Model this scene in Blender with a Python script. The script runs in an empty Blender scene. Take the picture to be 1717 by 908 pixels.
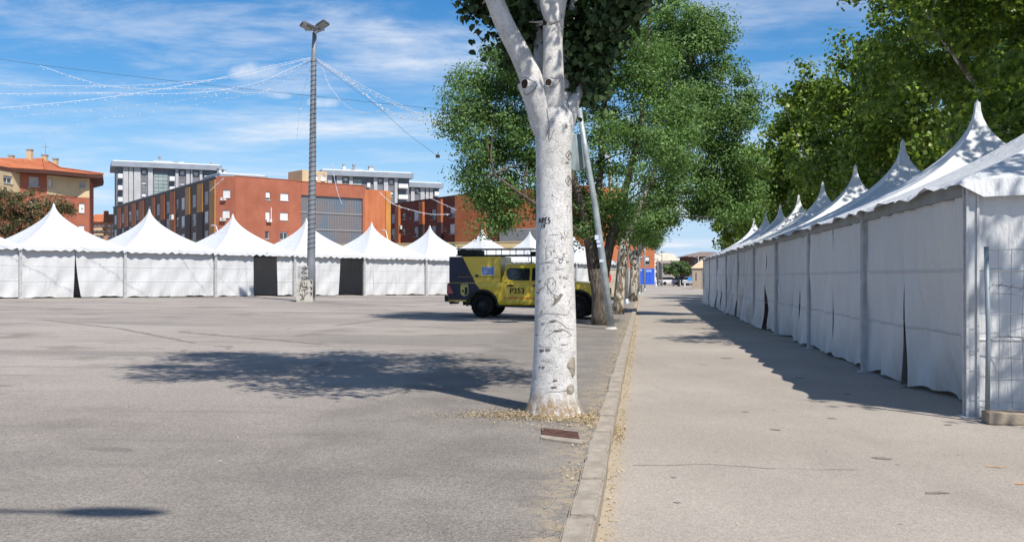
import bpy, bmesh, math, random
import numpy as np
from mathutils import Vector, Matrix, Quaternion

# ------------------------------------------------------------------ camera
F, CX, HOR, CAMH = 1650.0, 858.5, 464.0, 1.45      # focal length, centre column, horizon row in photo pixels; eye height
sc = bpy.context.scene
col = sc.collection
cd = bpy.data.cameras.new('camera'); cam = bpy.data.objects.new('camera', cd); col.objects.link(cam)
cam.location = (0, 0, CAMH); cam.rotation_euler = (math.pi/2, 0, 0)
cd.sensor_width = 36; cd.lens = 36*F/1717; cd.shift_y = (HOR-454)/1717
cd.clip_start = 0.05; cd.clip_end = 6000
sc.camera = cam
sc.render.resolution_x, sc.render.resolution_y = 1024, 541

# ------------------------------------------------------------------ sky, sun, exposure
SUN_EL = math.radians(52); SH = Vector((-0.53, 0.848, 0)).normalized()      # SH: where shadows fall on the ground
w = bpy.data.worlds.new('World'); sc.world = w; w.use_nodes = True
nt = w.node_tree; nt.nodes.clear()
def N(t, **k):
    n = nt.nodes.new(t)
    for a, b in k.items(): setattr(n, a, b)
    return n
def L(a, b): nt.links.new(a, b)
def val(x, sock):
    if isinstance(x, (int, float)): sock.default_value = x
    else: L(x, sock)
def M_(op, a, b=None, clamp=False):
    n = N('ShaderNodeMath', operation=op, use_clamp=clamp); val(a, n.inputs[0])
    if b is not None: val(b, n.inputs[1])
    return n.outputs[0]
sky = N('ShaderNodeTexSky', sky_type='NISHITA', sun_disc=False, sun_elevation=SUN_EL, sun_rotation=math.atan2(-SH.x, -SH.y))
sky.air_density = 1.0; sky.dust_density = 0.4; sky.ozone_density = 2.6; sky.altitude = 800
tc = N('ShaderNodeTexCoord'); sep = N('ShaderNodeSeparateXYZ'); L(tc.outputs['Generated'], sep.inputs[0])
zc = M_('ADD', M_('MAXIMUM', sep.outputs[2], 0.0), 0.09)
comb = N('ShaderNodeCombineXYZ')
L(M_('DIVIDE', sep.outputs[0], zc), comb.inputs[0]); L(M_('DIVIDE', sep.outputs[1], zc), comb.inputs[1])
def cl_noise(scale, rot, sx, detail, rough, lo, hi, off=0.0):
    mp = N('ShaderNodeMapping'); L(comb.outputs[0], mp.inputs[0])
    mp.inputs['Rotation'].default_value = (0, 0, rot); mp.inputs['Scale'].default_value = (sx, 1, 1); mp.inputs['Location'].default_value = (off, off*.7, 0)
    n = N('ShaderNodeTexNoise'); L(mp.outputs[0], n.inputs['Vector'])
    n.inputs['Scale'].default_value = scale; n.inputs['Detail'].default_value = detail; n.inputs['Roughness'].default_value = rough
    n.inputs['Distortion'].default_value = 0.25
    r = N('ShaderNodeMapRange', interpolation_type='SMOOTHSTEP'); L(n.outputs[0], r.inputs[0])
    r.inputs[1].default_value = lo; r.inputs[2].default_value = hi
    return r.outputs[0]
c1 = cl_noise(0.95, 0.75, 0.6, 8, 0.62, 0.44, 0.72, 3.3)
c2 = cl_noise(2.6, 0.35, 0.55, 8, 0.66, 0.44, 0.74, 7.1)
c3 = cl_noise(0.42, 0.3, 0.8, 3, 0.5, 0.34, 0.62, 1.2)
wisps = M_('MULTIPLY', M_('ADD', M_('MULTIPLY', c1, 0.75), M_('MULTIPLY', c2, 0.45)), M_('ADD', M_('MULTIPLY', c3, 0.85), 0.42), True)
# three little cumulus puffs low over the roofs
cn = N('ShaderNodeTexNoise'); L(tc.outputs['Generated'], cn.inputs['Vector']); cn.inputs['Scale'].default_value = 34; cn.inputs['Detail'].default_value = 6
puff = None
for (px, py, rx, ry) in ((424, 121, 46, 19), (464, 160, 34, 10), (542, 173, 30, 11)):
    du = M_('DIVIDE', M_('SUBTRACT', M_('DIVIDE', sep.outputs[0], M_('MAXIMUM', sep.outputs[1], 0.05)), (px-CX)/F), rx/F)
    dv = M_('DIVIDE', M_('SUBTRACT', M_('DIVIDE', sep.outputs[2], M_('MAXIMUM', sep.outputs[1], 0.05)), (HOR-py)/F), ry/F)
    r2 = M_('ADD', M_('MULTIPLY', du, du), M_('MULTIPLY', dv, dv))
    e = M_('ADD', M_('SUBTRACT', 1.0, r2), M_('MULTIPLY', M_('SUBTRACT', cn.outputs[0], 0.5), 3.4))
    e = M_('MULTIPLY', e, 0.75, True)
    e = M_('MULTIPLY', e, M_('LESS_THAN', r2, 3.2))
    puff = e if puff is None else M_('MAXIMUM', puff, e)
alpha = M_('MAXIMUM', M_('MULTIPLY', wisps, 0.92), M_('MULTIPLY', puff, 0.8), True)
hs = N('ShaderNodeHueSaturation'); L(sky.outputs[0], hs.inputs['Color']); hs.inputs['Saturation'].default_value = 1.38; hs.inputs['Value'].default_value = 1.42
hz = N('ShaderNodeMapRange', interpolation_type='SMOOTHSTEP'); L(sep.outputs[2], hz.inputs[0])
for i_, q_ in enumerate((0.0, 0.20, 0.85, 0.0)): hz.inputs[i_+1].default_value = q_
hm = N('ShaderNodeMix', data_type='RGBA'); L(hz.outputs[0], hm.inputs['Factor']); L(hs.outputs[0], hm.inputs['A']); hm.inputs['B'].default_value = (4.6, 6.9, 10.2, 1)
mx = N('ShaderNodeMix', data_type='RGBA'); L(alpha, mx.inputs['Factor']); L(hm.outputs['Result'], mx.inputs['A'])
mx.inputs['B'].default_value = (9.4, 9.9, 10.8, 1)
bg = N('ShaderNodeBackground'); L(mx.outputs['Result'], bg.inputs[0]); bg.inputs[1].default_value = 0.078
wo = N('ShaderNodeOutputWorld'); L(bg.outputs[0], wo.inputs[0])

travel = Vector((SH.x*math.cos(SUN_EL), SH.y*math.cos(SUN_EL), -math.sin(SUN_EL)))
sd = bpy.data.lights.new('sun', 'SUN'); sun = bpy.data.objects.new('sun', sd); col.objects.link(sun)
sd.energy = 4.9; sd.angle = math.radians(0.55); sd.color = (1.0, 0.945, 0.86)
sun.rotation_euler = (-travel).to_track_quat('Z', 'Y').to_euler(); sun.location = (20, -20, 40)
sc.view_settings.view_transform = 'Standard'; sc.view_settings.look = 'None'
sc.view_settings.exposure = 0.25; sc.view_settings.gamma = 1; sc.view_settings.use_curve_mapping = False

# ------------------------------------------------------------------ pixel -> place
SD = Vector((0.1333, 1, 0)).normalized()            # street direction
NL = Vector((-SD.y, SD.x, 0))                       # towards the plaza (left)
K0 = Vector((-0.264, 0, 0))                         # a point of the kerb face line
def dleft(x, y): return (x-K0.x)*NL.x + (y-K0.y)*NL.y
def gz(x, y):
    d = dleft(x, y)
    return 0.1 + 0.012*d if d > 0.02 else 0.0
def at(px, py, Z): return Vector(((px-CX)/F*Z, Z, CAMH+(HOR-py)/F*Z))
def onground(px, py):                               # where the ray through a pixel meets street or plaza
    z = 0.1
    for _ in range(30):
        Z = (CAMH-z)*F/(py-HOR); z = gz((px-CX)/F*Z, Z)
    return Vector(((px-CX)/F*Z, Z, z))
def sl(d, t, z=0): return Vector((K0.x+NL.x*d+SD.x*t, K0.y+NL.y*d+SD.y*t, z))   # place by distance left of the kerb and along it

# ------------------------------------------------------------------ helpers
class MB:
    def __init__(s): s.v = []; s.f = []
    def add(s, vs, fs):
        o = len(s.v); s.v += [tuple(v) for v in vs]; s.f += [tuple(i+o for i in f) for f in fs]; return s
    def box(s, c, size, rz=0, mat=None):
        hx, hy, hz = size[0]/2, size[1]/2, size[2]/2
        R = mat if mat is not None else Matrix.Rotation(rz, 3, 'Z')
        vs = [Vector(c)+R@Vector((x*hx, y*hy, z*hz)) for z in (-1, 1) for y in (-1, 1) for x in (-1, 1)]
        return s.add(vs, [(0, 2, 3, 1), (4, 5, 7, 6), (0, 1, 5, 4), (2, 6, 7, 3), (0, 4, 6, 2), (1, 3, 7, 5)])
    def hexa(s, b, t):      # bottom ring and top ring (ccw)
        n = len(b)
        fs = [tuple(range(n-1, -1, -1)), tuple(range(n, 2*n))] + [(i, (i+1) % n, n+(i+1) % n, n+i) for i in range(n)]
        return s.add(list(b)+list(t), fs)
    def tube(s, path, radii, n=8, caps=True, ell=None):
        path = [Vector(p) for p in path]; k = len(path)
        if not hasattr(radii, '__len__'): radii = [radii]*k
        vs = []; up = None
        for i, p in enumerate(path):
            t = (path[min(i+1, k-1)]-path[max(i-1, 0)])
            if t.length < 1e-9: t = Vector((0, 0, 1))
            t.normalize()
            if up is None:
                up = Vector((1, 0, 0)) if abs(t.x) < 0.9 else Vector((0, 1, 0))
            a = (up - t*up.dot(t)).normalized(); b = t.cross(a); up = a
            for j in range(n):
                th = 2*math.pi*j/n; vs.append(p + (a*math.cos(th)+b*math.sin(th))*radii[i])
        fs = [(i*n+j, i*n+(j+1) % n, (i+1)*n+(j+1) % n, (i+1)*n+j) for i in range(k-1) for j in range(n)]
        if caps: fs += [tuple(range(n-1, -1, -1)), tuple((k-1)*n+j for j in range(n))]
        return s.add(vs, fs)
    def lathe(s, prof, n=24, c=(0, 0, 0), axis='z'):
        vs = []; k = len(prof)
        for (r, h) in prof:
            for j in range(n):
                th = 2*math.pi*j/n; a, b = r*math.cos(th), r*math.sin(th)
                p = (a, b, h) if axis == 'z' else ((b, h, a) if axis == 'y' else (h, a, b))
                vs.append((p[0]+c[0], p[1]+c[1], p[2]+c[2]))
        fs = [(i*n+j, i*n+(j+1) % n, (i+1)*n+(j+1) % n, (i+1)*n+j) for i in range(k-1) for j in range(n)]
        return s.add(vs, fs)
    def quad(s, a, b, c, d): return s.add([a, b, c, d], [(0, 1, 2, 3)])
    def ball(s, c, r, n=6, m=4):
        rx, ry, rz = (r, r, r) if not hasattr(r, '__len__') else r
        vs = [(c[0], c[1], c[2]-rz)]
        for i in range(1, m):
            ph = -math.pi/2+math.pi*i/m
            for j in range(n):
                th = 2*math.pi*j/n
                vs.append((c[0]+rx*math.cos(ph)*math.cos(th), c[1]+ry*math.cos(ph)*math.sin(th), c[2]+rz*math.sin(ph)))
        vs.append((c[0], c[1], c[2]+rz)); last = len(vs)-1
        fs = [(0, 1+(j+1) % n, 1+j) for j in range(n)]
        fs += [(1+i*n+j, 1+i*n+(j+1) % n, 1+(i+1)*n+(j+1) % n, 1+(i+1)*n+j) for i in range(m-2) for j in range(n)]
        fs += [(last, 1+(m-2)*n+j, 1+(m-2)*n+(j+1) % n) for j in range(n)]
        return s.add(vs, fs)
    def mesh(s, name, off=None, smooth=False, bevel=0, seg=2):
        v = s.v if off is None else [(a-off[0], b-off[1], c-off[2]) for a, b, c in s.v]
        me = bpy.data.meshes.new(name); me.from_pydata(v, [], s.f); me.update()
        bm = bmesh.new(); bm.from_mesh(me); bmesh.ops.recalc_face_normals(bm, faces=bm.faces)
        if bevel:
            es = [e for e in bm.edges if len(e.link_faces) == 2 and e.calc_face_angle(0) > 0.5]
            bmesh.ops.bevel(bm, geom=es, offset=bevel, segments=seg, affect='EDGES', profile=0.6, clamp_overlap=True)
        bm.to_mesh(me); bm.free()
        if smooth:
            for p in me.polygons: p.use_smooth = True
        return me
def rootloc(o):
    while o.parent: o = o.parent
    return o.location
def link(name, me, mat, parent=None):
    o = bpy.data.objects.new(name, me); col.objects.link(o); o.parent = parent
    if mat is not None and me is not None and not me.materials: me.materials.append(mat)
    return o
def part(name, mb, mat, parent, world=False, smooth=False, bevel=0, seg=2, autos=False):
    me = mb.mesh(name, rootloc(parent) if world else None, smooth or autos, bevel, seg)
    if autos: me.set_sharp_from_angle(angle=math.radians(38))
    return link(name, me, mat, parent)
def tag(o, label, cat, group=None, kind=None):
    o['label'] = label; o['category'] = cat
    if group: o['group'] = group
    if kind: o['kind'] = kind
    return o
def thing(name, label, cat, loc=(0, 0, 0), rz=0, group=None):
    o = bpy.data.objects.new(name, None); col.objects.link(o); o.location = loc; o.rotation_euler = (0, 0, rz)
    o.empty_display_size = 0.3
    return tag(o, label, cat, group)
def structure(name, me, mat):
    o = link(name, me, mat); o['kind'] = 'structure'; return o
def copy_tree(o, parent=None):
    c = o.copy(); col.objects.link(c); c.parent = parent
    for ch in list(o.children): copy_tree(ch, c)
    return c

# ------------------------------------------------------------------ materials
class Mat:
    def __init__(s, name, base=(.5, .5, .5), rough=0.7, metal=0.0, spec=0.3):
        s.m = bpy.data.materials.new(name); s.m.use_nodes = True; s.t = s.m.node_tree
        s.b = s.t.nodes['Principled BSDF']; s.set(base, rough, metal, spec)
    def set(s, base, rough, metal, spec):
        s.b.inputs['Base Color'].default_value = (*base, 1); s.b.inputs['Roughness'].default_value = rough
        s.b.inputs['Metallic'].default_value = metal; s.b.inputs['Specular IOR Level'].default_value = spec
    def n(s, t, **k):
        x = s.t.nodes.new(t)
        for a, b in k.items(): setattr(x, a, b)
        return x
    def l(s, a, b): s.t.links.new(a, b)
    def coord(s, kind='Object', scale=(1, 1, 1), rot=(0, 0, 0)):
        c = s.n('ShaderNodeTexCoord'); m = s.n('ShaderNodeMapping'); s.l(c.outputs[kind], m.inputs[0])
        m.inputs['Scale'].default_value = scale; m.inputs['Rotation'].default_value = rot; return m.outputs[0]
    def noise(s, vec, scale, detail=4, rough=0.55, dist=0):
        x = s.n('ShaderNodeTexNoise'); s.l(vec, x.inputs['Vector'])
        x.inputs['Scale'].default_value = scale; x.inputs['Detail'].default_value = detail
        x.inputs['Roughness'].default_value = rough; x.inputs['Distortion'].default_value = dist; return x.outputs[0]
    def rng(s, v, a, b, c=0.0, d=1.0, smooth=True):
        x = s.n('ShaderNodeMapRange', interpolation_type='SMOOTHSTEP' if smooth else 'LINEAR'); s.l(v, x.inputs[0])
        for i, q in enumerate((a, b, c, d)): x.inputs[i+1].default_value = q
        return x.outputs[0]
    def mix(s, f, a, b, mode='MIX'):
        x = s.n('ShaderNodeMix', data_type='RGBA', blend_type=mode)
        if isinstance(f, (int, float)): x.inputs['Factor'].default_value = f
        else: s.l(f, x.inputs['Factor'])
        for q, nm in ((a, 'A'), (b, 'B')):
            if isinstance(q, tuple): x.inputs[nm].default_value = (*q, 1) if len(q) == 3 else q
            else: s.l(q, x.inputs[nm])
        return x.outputs['Result']
    def math(s, op, a, b=None, clamp=False):
        x = s.n('ShaderNodeMath', operation=op, use_clamp=clamp)
        for i, q in enumerate((a, b)):
            if q is None: continue
            if isinstance(q, (int, float)): x.inputs[i].default_value = q
            else: s.l(q, x.inputs[i])
        return x.outputs[0]
    def color(s, c): s.l(c, s.b.inputs['Base Color']); return s
    def bump(s, h, strength=0.3, dist=0.02):
        x = s.n('ShaderNodeBump'); x.inputs['Strength'].default_value = strength; x.inputs['Distance'].default_value = dist
        s.l(h, x.inputs['Height']); s.l(x.outputs[0], s.b.inputs['Normal']); return s
def plain(name, base, rough=0.7, metal=0.0, var=0.12, scale=3.0, spec=0.3, bump=0.0):
    m = Mat(name, base, rough, metal, spec)
    v = m.coord()
    k = m.noise(v, scale, 5, 0.6)
    dark = tuple(c*(1-var*1.4) for c in base); light = tuple(min(1, c*(1+var)) for c in base)
    m.color(m.mix(m.rng(k, .3, .7), dark, light))
    if bump: m.bump(m.noise(v, scale*12, 3), bump, 0.02)
    return m.m

def asphalt_mat():
    m = Mat('asphalt', rough=0.93, spec=0.15)
    v = m.coord()
    big = m.noise(v, 0.16, 5, 0.6); mid = m.noise(v, 1.1, 6, 0.65)
    sepn = m.n('ShaderNodeSeparateXYZ'); m.l(v, sepn.inputs[0])
    # newer, greyer asphalt: the foreground and a strip along the kerb
    d = m.math('ADD', m.math('MULTIPLY', m.math('SUBTRACT', sepn.outputs[0], K0.x), NL.x), m.math('MULTIPLY', sepn.outputs[1], NL.y))
    wob = m.math('MULTIPLY', m.math('SUBTRACT', m.noise(v, 0.35, 4, .6), 0.5), 5.0)
    strip = m.rng(m.math('ADD', d, m.math('MULTIPLY', wob, 0.35)), 2.4, 3.1, 1, 0)
    fore = m.rng(m.math('ADD', sepn.outputs[1], wob), 7.0, 11.5, 0.8, 0)
    new = m.math('MAXIMUM', strip, fore)
    old = m.mix(m.rng(big, .35, .65), (0.296, 0.262, 0.234), (0.372, 0.332, 0.296))
    old = m.mix(m.rng(m.noise(v, 0.42, 6, .7), .52, .70), old, (0.228, 0.202, 0.178))
    pv = m.coord('Object', (0.35, 1.0, 1), (0, 0, -0.35))
    old = m.mix(m.math('MULTIPLY', m.rng(m.noise(pv, 0.17, 4, .55, .6), .50, .60), .75), old, (0.225, 0.205, 0.188))
    neu = m.mix(m.rng(mid, .3, .7), (0.200, 0.180, 0.162), (0.265, 0.238, 0.211))
    base = m.mix(new, old, neu)
    vor = m.n('ShaderNodeTexVoronoi'); m.l(v, vor.inputs['Vector']); vor.inputs['Scale'].default_value = 80
    g = m.n('ShaderNodeSeparateColor'); m.l(vor.outputs['Color'], g.inputs[0])
    grain = m.rng(g.outputs[0], 0, 1, 0.74, 1.26, False)
    base = m.mix(1.0, base, m_rgb(m, grain), 'MULTIPLY')
    base = m.mix(m.math('MULTIPLY', m.rng(m.noise(v, 22, 4, .7), .60, .72), 0.35), base, (0.33, 0.285, 0.24))
    # tyre scuffs and stains running across
    sv = m.coord('Object', (0.16, 1.5, 1), (0, 0, 0.5))
    base = m.mix(m.math('MULTIPLY', m.rng(m.noise(sv, 0.9, 5, .65), .54, .70), 0.42), base, (0.15, 0.135, 0.122))
    base = m.mix(m.math('MULTIPLY', m.rng(m.noise(m.coord('Object', (1, 1, 1), (0, 0, 1.1)), 0.75, 3, .5, .8), .66, .72), 0.45), base, (0.13, 0.118, 0.108))
    sand = m.math('MULTIPLY', m.rng(m.math('ADD', d, m.math('MULTIPLY', m.noise(v, 3.5, 5, .7), -.9)), -.30, .05, .9, 0), m.rng(m.noise(v, 9, 5, .7), .44, .56))
    base = m.mix(sand, base, (0.38, 0.31, 0.215))
    m.color(base)
    h = m.math('ADD', vor.outputs['Distance'], m.math('MULTIPLY', m.noise(v, 60, 3, .6), 0.6))
    m.bump(h, 0.55, 0.012)
    return m.m
def m_rgb(m, v):
    c = m.n('ShaderNodeCombineColor')
    for i in range(3): m.l(v, c.inputs[i])
    return c.outputs[0]
def street_mat():
    m = Mat('street_paving', rough=0.9, spec=0.18)
    v = m.coord(); lv = m.coord('Object', (1, 0.22, 1), (0, 0, math.atan2(SD.x, SD.y)))
    base = m.mix(m.rng(m.noise(v, 0.22, 5, .6), .35, .65), (0.322, 0.285, 0.245), (0.390, 0.347, 0.300))
    base = m.mix(m.math('MULTIPLY', m.rng(m.noise(lv, 0.8, 6, .65), .5, .75), 0.55), base, (0.262, 0.230, 0.198))
    base = m.mix(m.math('MULTIPLY', m.rng(m.noise(v, 2.6, 6, .7), .60, .74), 0.45), base, (0.225, 0.198, 0.170))
    vor = m.n('ShaderNodeTexVoronoi'); m.l(v, vor.inputs['Vector']); vor.inputs['Scale'].default_value = 95
    g = m.n('ShaderNodeSeparateColor'); m.l(vor.outputs['Color'], g.inputs[0])
    base = m.mix(1.0, base, m_rgb(m, m.rng(g.outputs[1], 0, 1, 0.80, 1.18, False)), 'MULTIPLY')
    sp = m.n('ShaderNodeTexVoronoi'); m.l(v, sp.inputs['Vector']); sp.inputs['Scale'].default_value = 2.2
    base = m.mix(m.math('MULTIPLY', m.rng(sp.outputs['Distance'], .03, .06, 1, 0), 0.6), base, (0.12, 0.11, 0.10))
    sepn = m.n('ShaderNodeSeparateXYZ'); m.l(v, sepn.inputs[0])
    d = m.math('ADD', m.math('MULTIPLY', m.math('SUBTRACT', sepn.outputs[0], K0.x), NL.x), m.math('MULTIPLY', sepn.outputs[1], NL.y))
    sand = m.math('MULTIPLY', m.rng(m.math('ADD', d, m.math('MULTIPLY', m.noise(v, 3.5, 5, .7), .3)), -.02, .16, 0, .75), m.rng(m.noise(v, 12, 4, .6), .3, .55))
    base = m.mix(sand, base, (0.42, 0.335, 0.225))
    m.color(base); m.bump(m.noise(v, 70, 4, .65), 0.25, 0.008)
    return m.m
def canvas_mat(name, tint=(0.79, 0.80, 0.81), dirt=0.25):
    m = Mat(name, tint, 0.5, 0, 0.35)
    v = m.coord(); vs = m.coord('Object', (2.2, 2.2, 0.35))
    sepn = m.n('ShaderNodeSeparateXYZ'); m.l(v, sepn.inputs[0])
    low = m.rng(sepn.outputs[2], 0.0, 0.75, 1, 0.12)
    k = m.math('MULTIPLY', m.math('MULTIPLY', m.rng(m.noise(vs, 1.6, 6, .65), .42, .75), low), dirt*2.2, True)
    c = m.mix(k, tint, (0.47, 0.44, 0.39))
    c = m.mix(m.math('MULTIPLY', m.rng(m.noise(v, 1.2, 5, .6), .55, .8), dirt), c, (0.60, 0.59, 0.57))
    seam = m.math('MAXIMUM', m.rng(m.math('ABSOLUTE', m.math('SUBTRACT', sepn.outputs[2], 0.80)), .006, .022, 1, 0), m.rng(m.math('ABSOLUTE', m.math('SUBTRACT', sepn.outputs[2], 1.52)), .006, .022, 1, 0))
    if name == 'tent_curtain': c = m.mix(m.math('MULTIPLY', seam, .3), c, (0.42, 0.42, 0.42))
    m.color(c)
    m.bump(m.math('ADD', m.math('ADD', m.math('MULTIPLY', m.noise(m.coord('Object', (3, 3, 1.2)), 1.5, 5, .6), 1.6), m.math('MULTIPLY', m.noise(m.coord('Object', (9, 9, .5)), 1.5, 3, .6), .8)), m.math('MULTIPLY', seam, 0.55)), 0.55, 0.05)
    tr = m.n('ShaderNodeBsdfTranslucent'); tr.inputs[0].default_value = (0.75, 0.76, 0.78, 1)
    ms = m.n('ShaderNodeMixShader'); ms.inputs[0].default_value = 0.03
    m.l(m.b.outputs[0], ms.inputs[1]); m.l(tr.outputs[0], ms.inputs[2])
    m.l(ms.outputs[0], m.t.nodes['Material Output'].inputs['Surface'])
    return m.m
def leaf_mat(name, cols, trans=0.28, rough=0.5, spec=0.35):
    m = Mat(name, cols[0], rough, 0, spec)
    g = m.n('ShaderNodeNewGeometry'); r = m.n('ShaderNodeValToRGB'); m.l(g.outputs['Random Per Island'], r.inputs[0])
    e = r.color_ramp.elements
    while len(e) < len(cols): e.new(0.5)
    for i, c in enumerate(cols): e[i].position = i/(len(cols)-1); e[i].color = (*c, 1)
    big = m.noise(m.coord(), 0.9, 3, .5)
    c = m.mix(1.0, r.outputs[0], m_rgb(m, m.rng(big, .3, .7, .82, 1.2)), 'MULTIPLY')
    m.color(c)
    t = m.n('ShaderNodeBsdfTranslucent'); m.l(m.mix(1.0, c, (1.5, 1.5, 0.7), 'MULTIPLY'), t.inputs[0])
    ms = m.n('ShaderNodeMixShader'); ms.inputs[0].default_value = trans
    m.l(m.b.outputs[0], ms.inputs[1]); m.l(t.outputs[0], ms.inputs[2]); m.l(ms.outputs[0], m.t.nodes['Material Output'].inputs['Surface'])
    return m.m
def white_bark_mat():
    m = Mat('white_poplar_bark', rough=0.8, spec=0.2)
    v = m.coord(); uv = m.coord('UV')
    base = m.mix(m.rng(m.noise(v, 3, 5, .6), .35, .65), (0.56, 0.545, 0.525), (0.70, 0.685, 0.665))
    base = m.mix(m.math('MULTIPLY', m.rng(m.noise(v, 1.4, 4, .6), .5, .7), .5), base, (0.44, 0.44, 0.42))
    # fine craquelure: short vertical and horizontal cracks
    crk = None
    for sc_, th, a, b in (((13, 34, 1), .05, .40, .58), ((40, 11, 1), .05, .42, .60), ((6, 60, 1), .06, .52, .66)):
        vo = m.n('ShaderNodeTexVoronoi', feature='DISTANCE_TO_EDGE'); m.l(m.coord('UV', sc_), vo.inputs['Vector']); vo.inputs['Scale'].default_value = 1
        x = m.math('MULTIPLY', m.rng(vo.outputs['Distance'], .0, th, 1, 0), m.rng(m.noise(uv, 7+sc_[0]*.2, 3, .6), a, b))
        crk = x if crk is None else m.math('MAXIMUM', crk, x)
    base = m.mix(m.math('MULTIPLY', crk, .55), base, (0.22, 0.20, 0.18))
    # dark lens-shaped lenticels lying across
    dash = m.math('MULTIPLY', m.rng(m.noise(m.coord('UV', (5, 30, 1)), 1.6, 3, .6), .655, .70), m.rng(m.noise(uv, 2.2, 3), .42, .6))
    base = m.mix(m.math('MULTIPLY', dash, .9), base, (0.10, 0.085, 0.07))
    sepn = m.n('ShaderNodeSeparateXYZ'); m.l(v, sepn.inputs[0])
    foot = m.math('MULTIPLY', m.rng(m.math('ADD', sepn.outputs[2], m.math('MULTIPLY', m.noise(v, 7, 5, .7), .45)), .28, .50, 1, 0), m.rng(m.noise(m.coord('Object', (9, 9, 3)), 2, 5, .7), .36, .54))
    base = m.mix(foot, base, (0.30, 0.215, 0.13))
    m.color(base)
    m.bump(m.math('ADD', m.math('MULTIPLY', m.math('SUBTRACT', 1.0, m.math('MAXIMUM', crk, dash)), .5), m.math('ADD', m.math('MULTIPLY', foot, .9), m.math('MULTIPLY', m.noise(v, 14, 5, .6), .7))), 0.5, 0.02)
    return m.m
def rough_bark_mat(name, a, b):
    m = Mat(name, rough=0.95, spec=0.1)
    v = m.coord('Object', (9, 9, 1.6))
    n1 = m.noise(v, 2.2, 7, .7, .4)
    m.color(m.mix(m.rng(n1, .35, .65), a, b)); m.bump(n1, 0.9, 0.05)
    return m.m
def flaky_bark_mat():
    m = Mat('plane_tree_bark', rough=0.9, spec=0.12)
    v = m.coord('Object', (3, 3, 1.6))
    n1 = m.noise(v, 2.4, 4, .5, .3)
    c = m.mix(m.rng(n1, .47, .50), (0.52, 0.49, 0.43), (0.22, 0.18, 0.13))
    c = m.mix(m.rng(n1, .60, .63), c, (0.12, 0.085, 0.06))
    m.color(c); m.bump(n1, .6, .03)
    return m.m
def brick_mat(name, a, b, mortar):
    m = Mat(name, rough=0.85, spec=0.15)
    v = m.coord()
    sepn = m.n('ShaderNodeSeparateXYZ'); m.l(v, sepn.inputs[0])
    c = m.mix(m.rng(m.noise(v, .35, 5, .6), .3, .7), a, b)
    course = m.math('PINGPONG', sepn.outputs[2], 0.06)
    c = m.mix(m.rng(course, .0, .012, .35, 0), c, mortar)
    c = m.mix(m.math('MULTIPLY', m.rng(m.noise(m.coord('Object', (1.2, 1.2, .12)), 1.3, 5, .6), .5, .75), .3), c, tuple(q*.6 for q in a))
    m.color(c)
    return m.m
def tile_mat():
    m = Mat('roof_tile', rough=0.85, spec=0.15)
    v = m.coord()
    c = m.mix(m.rng(m.noise(v, .8, 5, .65), .3, .7), (0.40, 0.115, 0.05), (0.56, 0.20, 0.095))
    wv = m.n('ShaderNodeTexWave', bands_direction='Z'); m.l(v, wv.inputs[0]); wv.inputs['Scale'].default_value = 1.1; wv.inputs['Distortion'].default_value = 1.5
    m.color(m.mix(m.math('MULTIPLY', wv.outputs[1], .35), c, (0.27, 0.085, 0.04)))
    return m.m
def paint_mat(name, base, rough=0.28, coat=0.5):
    m = Mat(name, base, rough, 0, .5)
    m.b.inputs['Coat Weight'].default_value = coat; m.b.inputs['Coat Roughness'].default_value = .12
    k = m.noise(m.coord(), 3, 5, .6)
    m.color(m.mix(m.math('MULTIPLY', m.rng(k, .45, .75), .25), base, tuple(c*.75+.05 for c in base)))
    m.l(m.rng(k, .3, .7, rough, rough+.18), m.b.inputs['Roughness'])
    return m.m
def glass_mat(name, tint=(0.03, 0.04, 0.05), rough=0.06):
    m = Mat(name, tint, rough, 0, .8)
    return m.m

ASPH = asphalt_mat(); STREET = street_mat()
KERB = plain('kerb_concrete', (0.385, 0.335, 0.275), .92, 0, .14, 9, .15, .6)
CONC = plain('concrete', (0.50, 0.475, 0.42), .9, 0, .16, 4, .15, .3)
CANV = canvas_mat('tent_canvas', (0.625, 0.64, 0.655), .14); CURT = canvas_mat('tent_curtain', (0.60, 0.61, 0.62), .38)
ALU = plain('aluminium', (0.52, 0.53, 0.54), .5, .25, .12, 6, .5)
STEEL = plain('galvanised_steel', (0.42, 0.44, 0.46), .5, .6, .16, 5, .5, .1)
DARKM = plain('dark_metal', (0.035, 0.036, 0.04), .5, .3, .2, 5)
RUST = plain('rusty_iron', (0.105, 0.055, 0.042), .9, .1, .3, 9, .2, .5)
WBARK = white_bark_mat()
EBARK = rough_bark_mat('elm_bark', (0.055, 0.045, 0.036), (0.19, 0.155, 0.125))
PBARK = flaky_bark_mat()
BLACK = plain('black_mark', (0.02, 0.018, 0.017), .8, 0, .1)
CARVE = plain('carved_bark', (0.22, 0.195, 0.17), .95, 0, .25, 40, .1)
HOLE = plain('rotten_wood', (0.055, 0.035, 0.022), .95, 0, .3, 25, .1)
SCAR = plain('grey_scar_bark', (0.40, 0.35, 0.29), .95, 0, .3, 18, .1, .7)
LPOP = leaf_mat('poplar_leaf', [(0.020, 0.040, 0.016), (0.040, 0.075, 0.026), (0.060, 0.105, 0.035)], .18)
LELM = leaf_mat('elm_leaf', [(0.055, 0.115, 0.030), (0.110, 0.205, 0.058), (0.215, 0.325, 0.110)], .34, .5, .28)
LPLA = leaf_mat('plane_leaf', [(0.055, 0.110, 0.018), (0.125, 0.205, 0.032), (0.280, 0.355, 0.065)], .38, .40)
LMIX = leaf_mat('rusty_leaf', [(0.050, 0.080, 0.030), (0.095, 0.120, 0.045), (0.20, 0.085, 0.045), (0.09, 0.11, 0.05)], .2)
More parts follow.
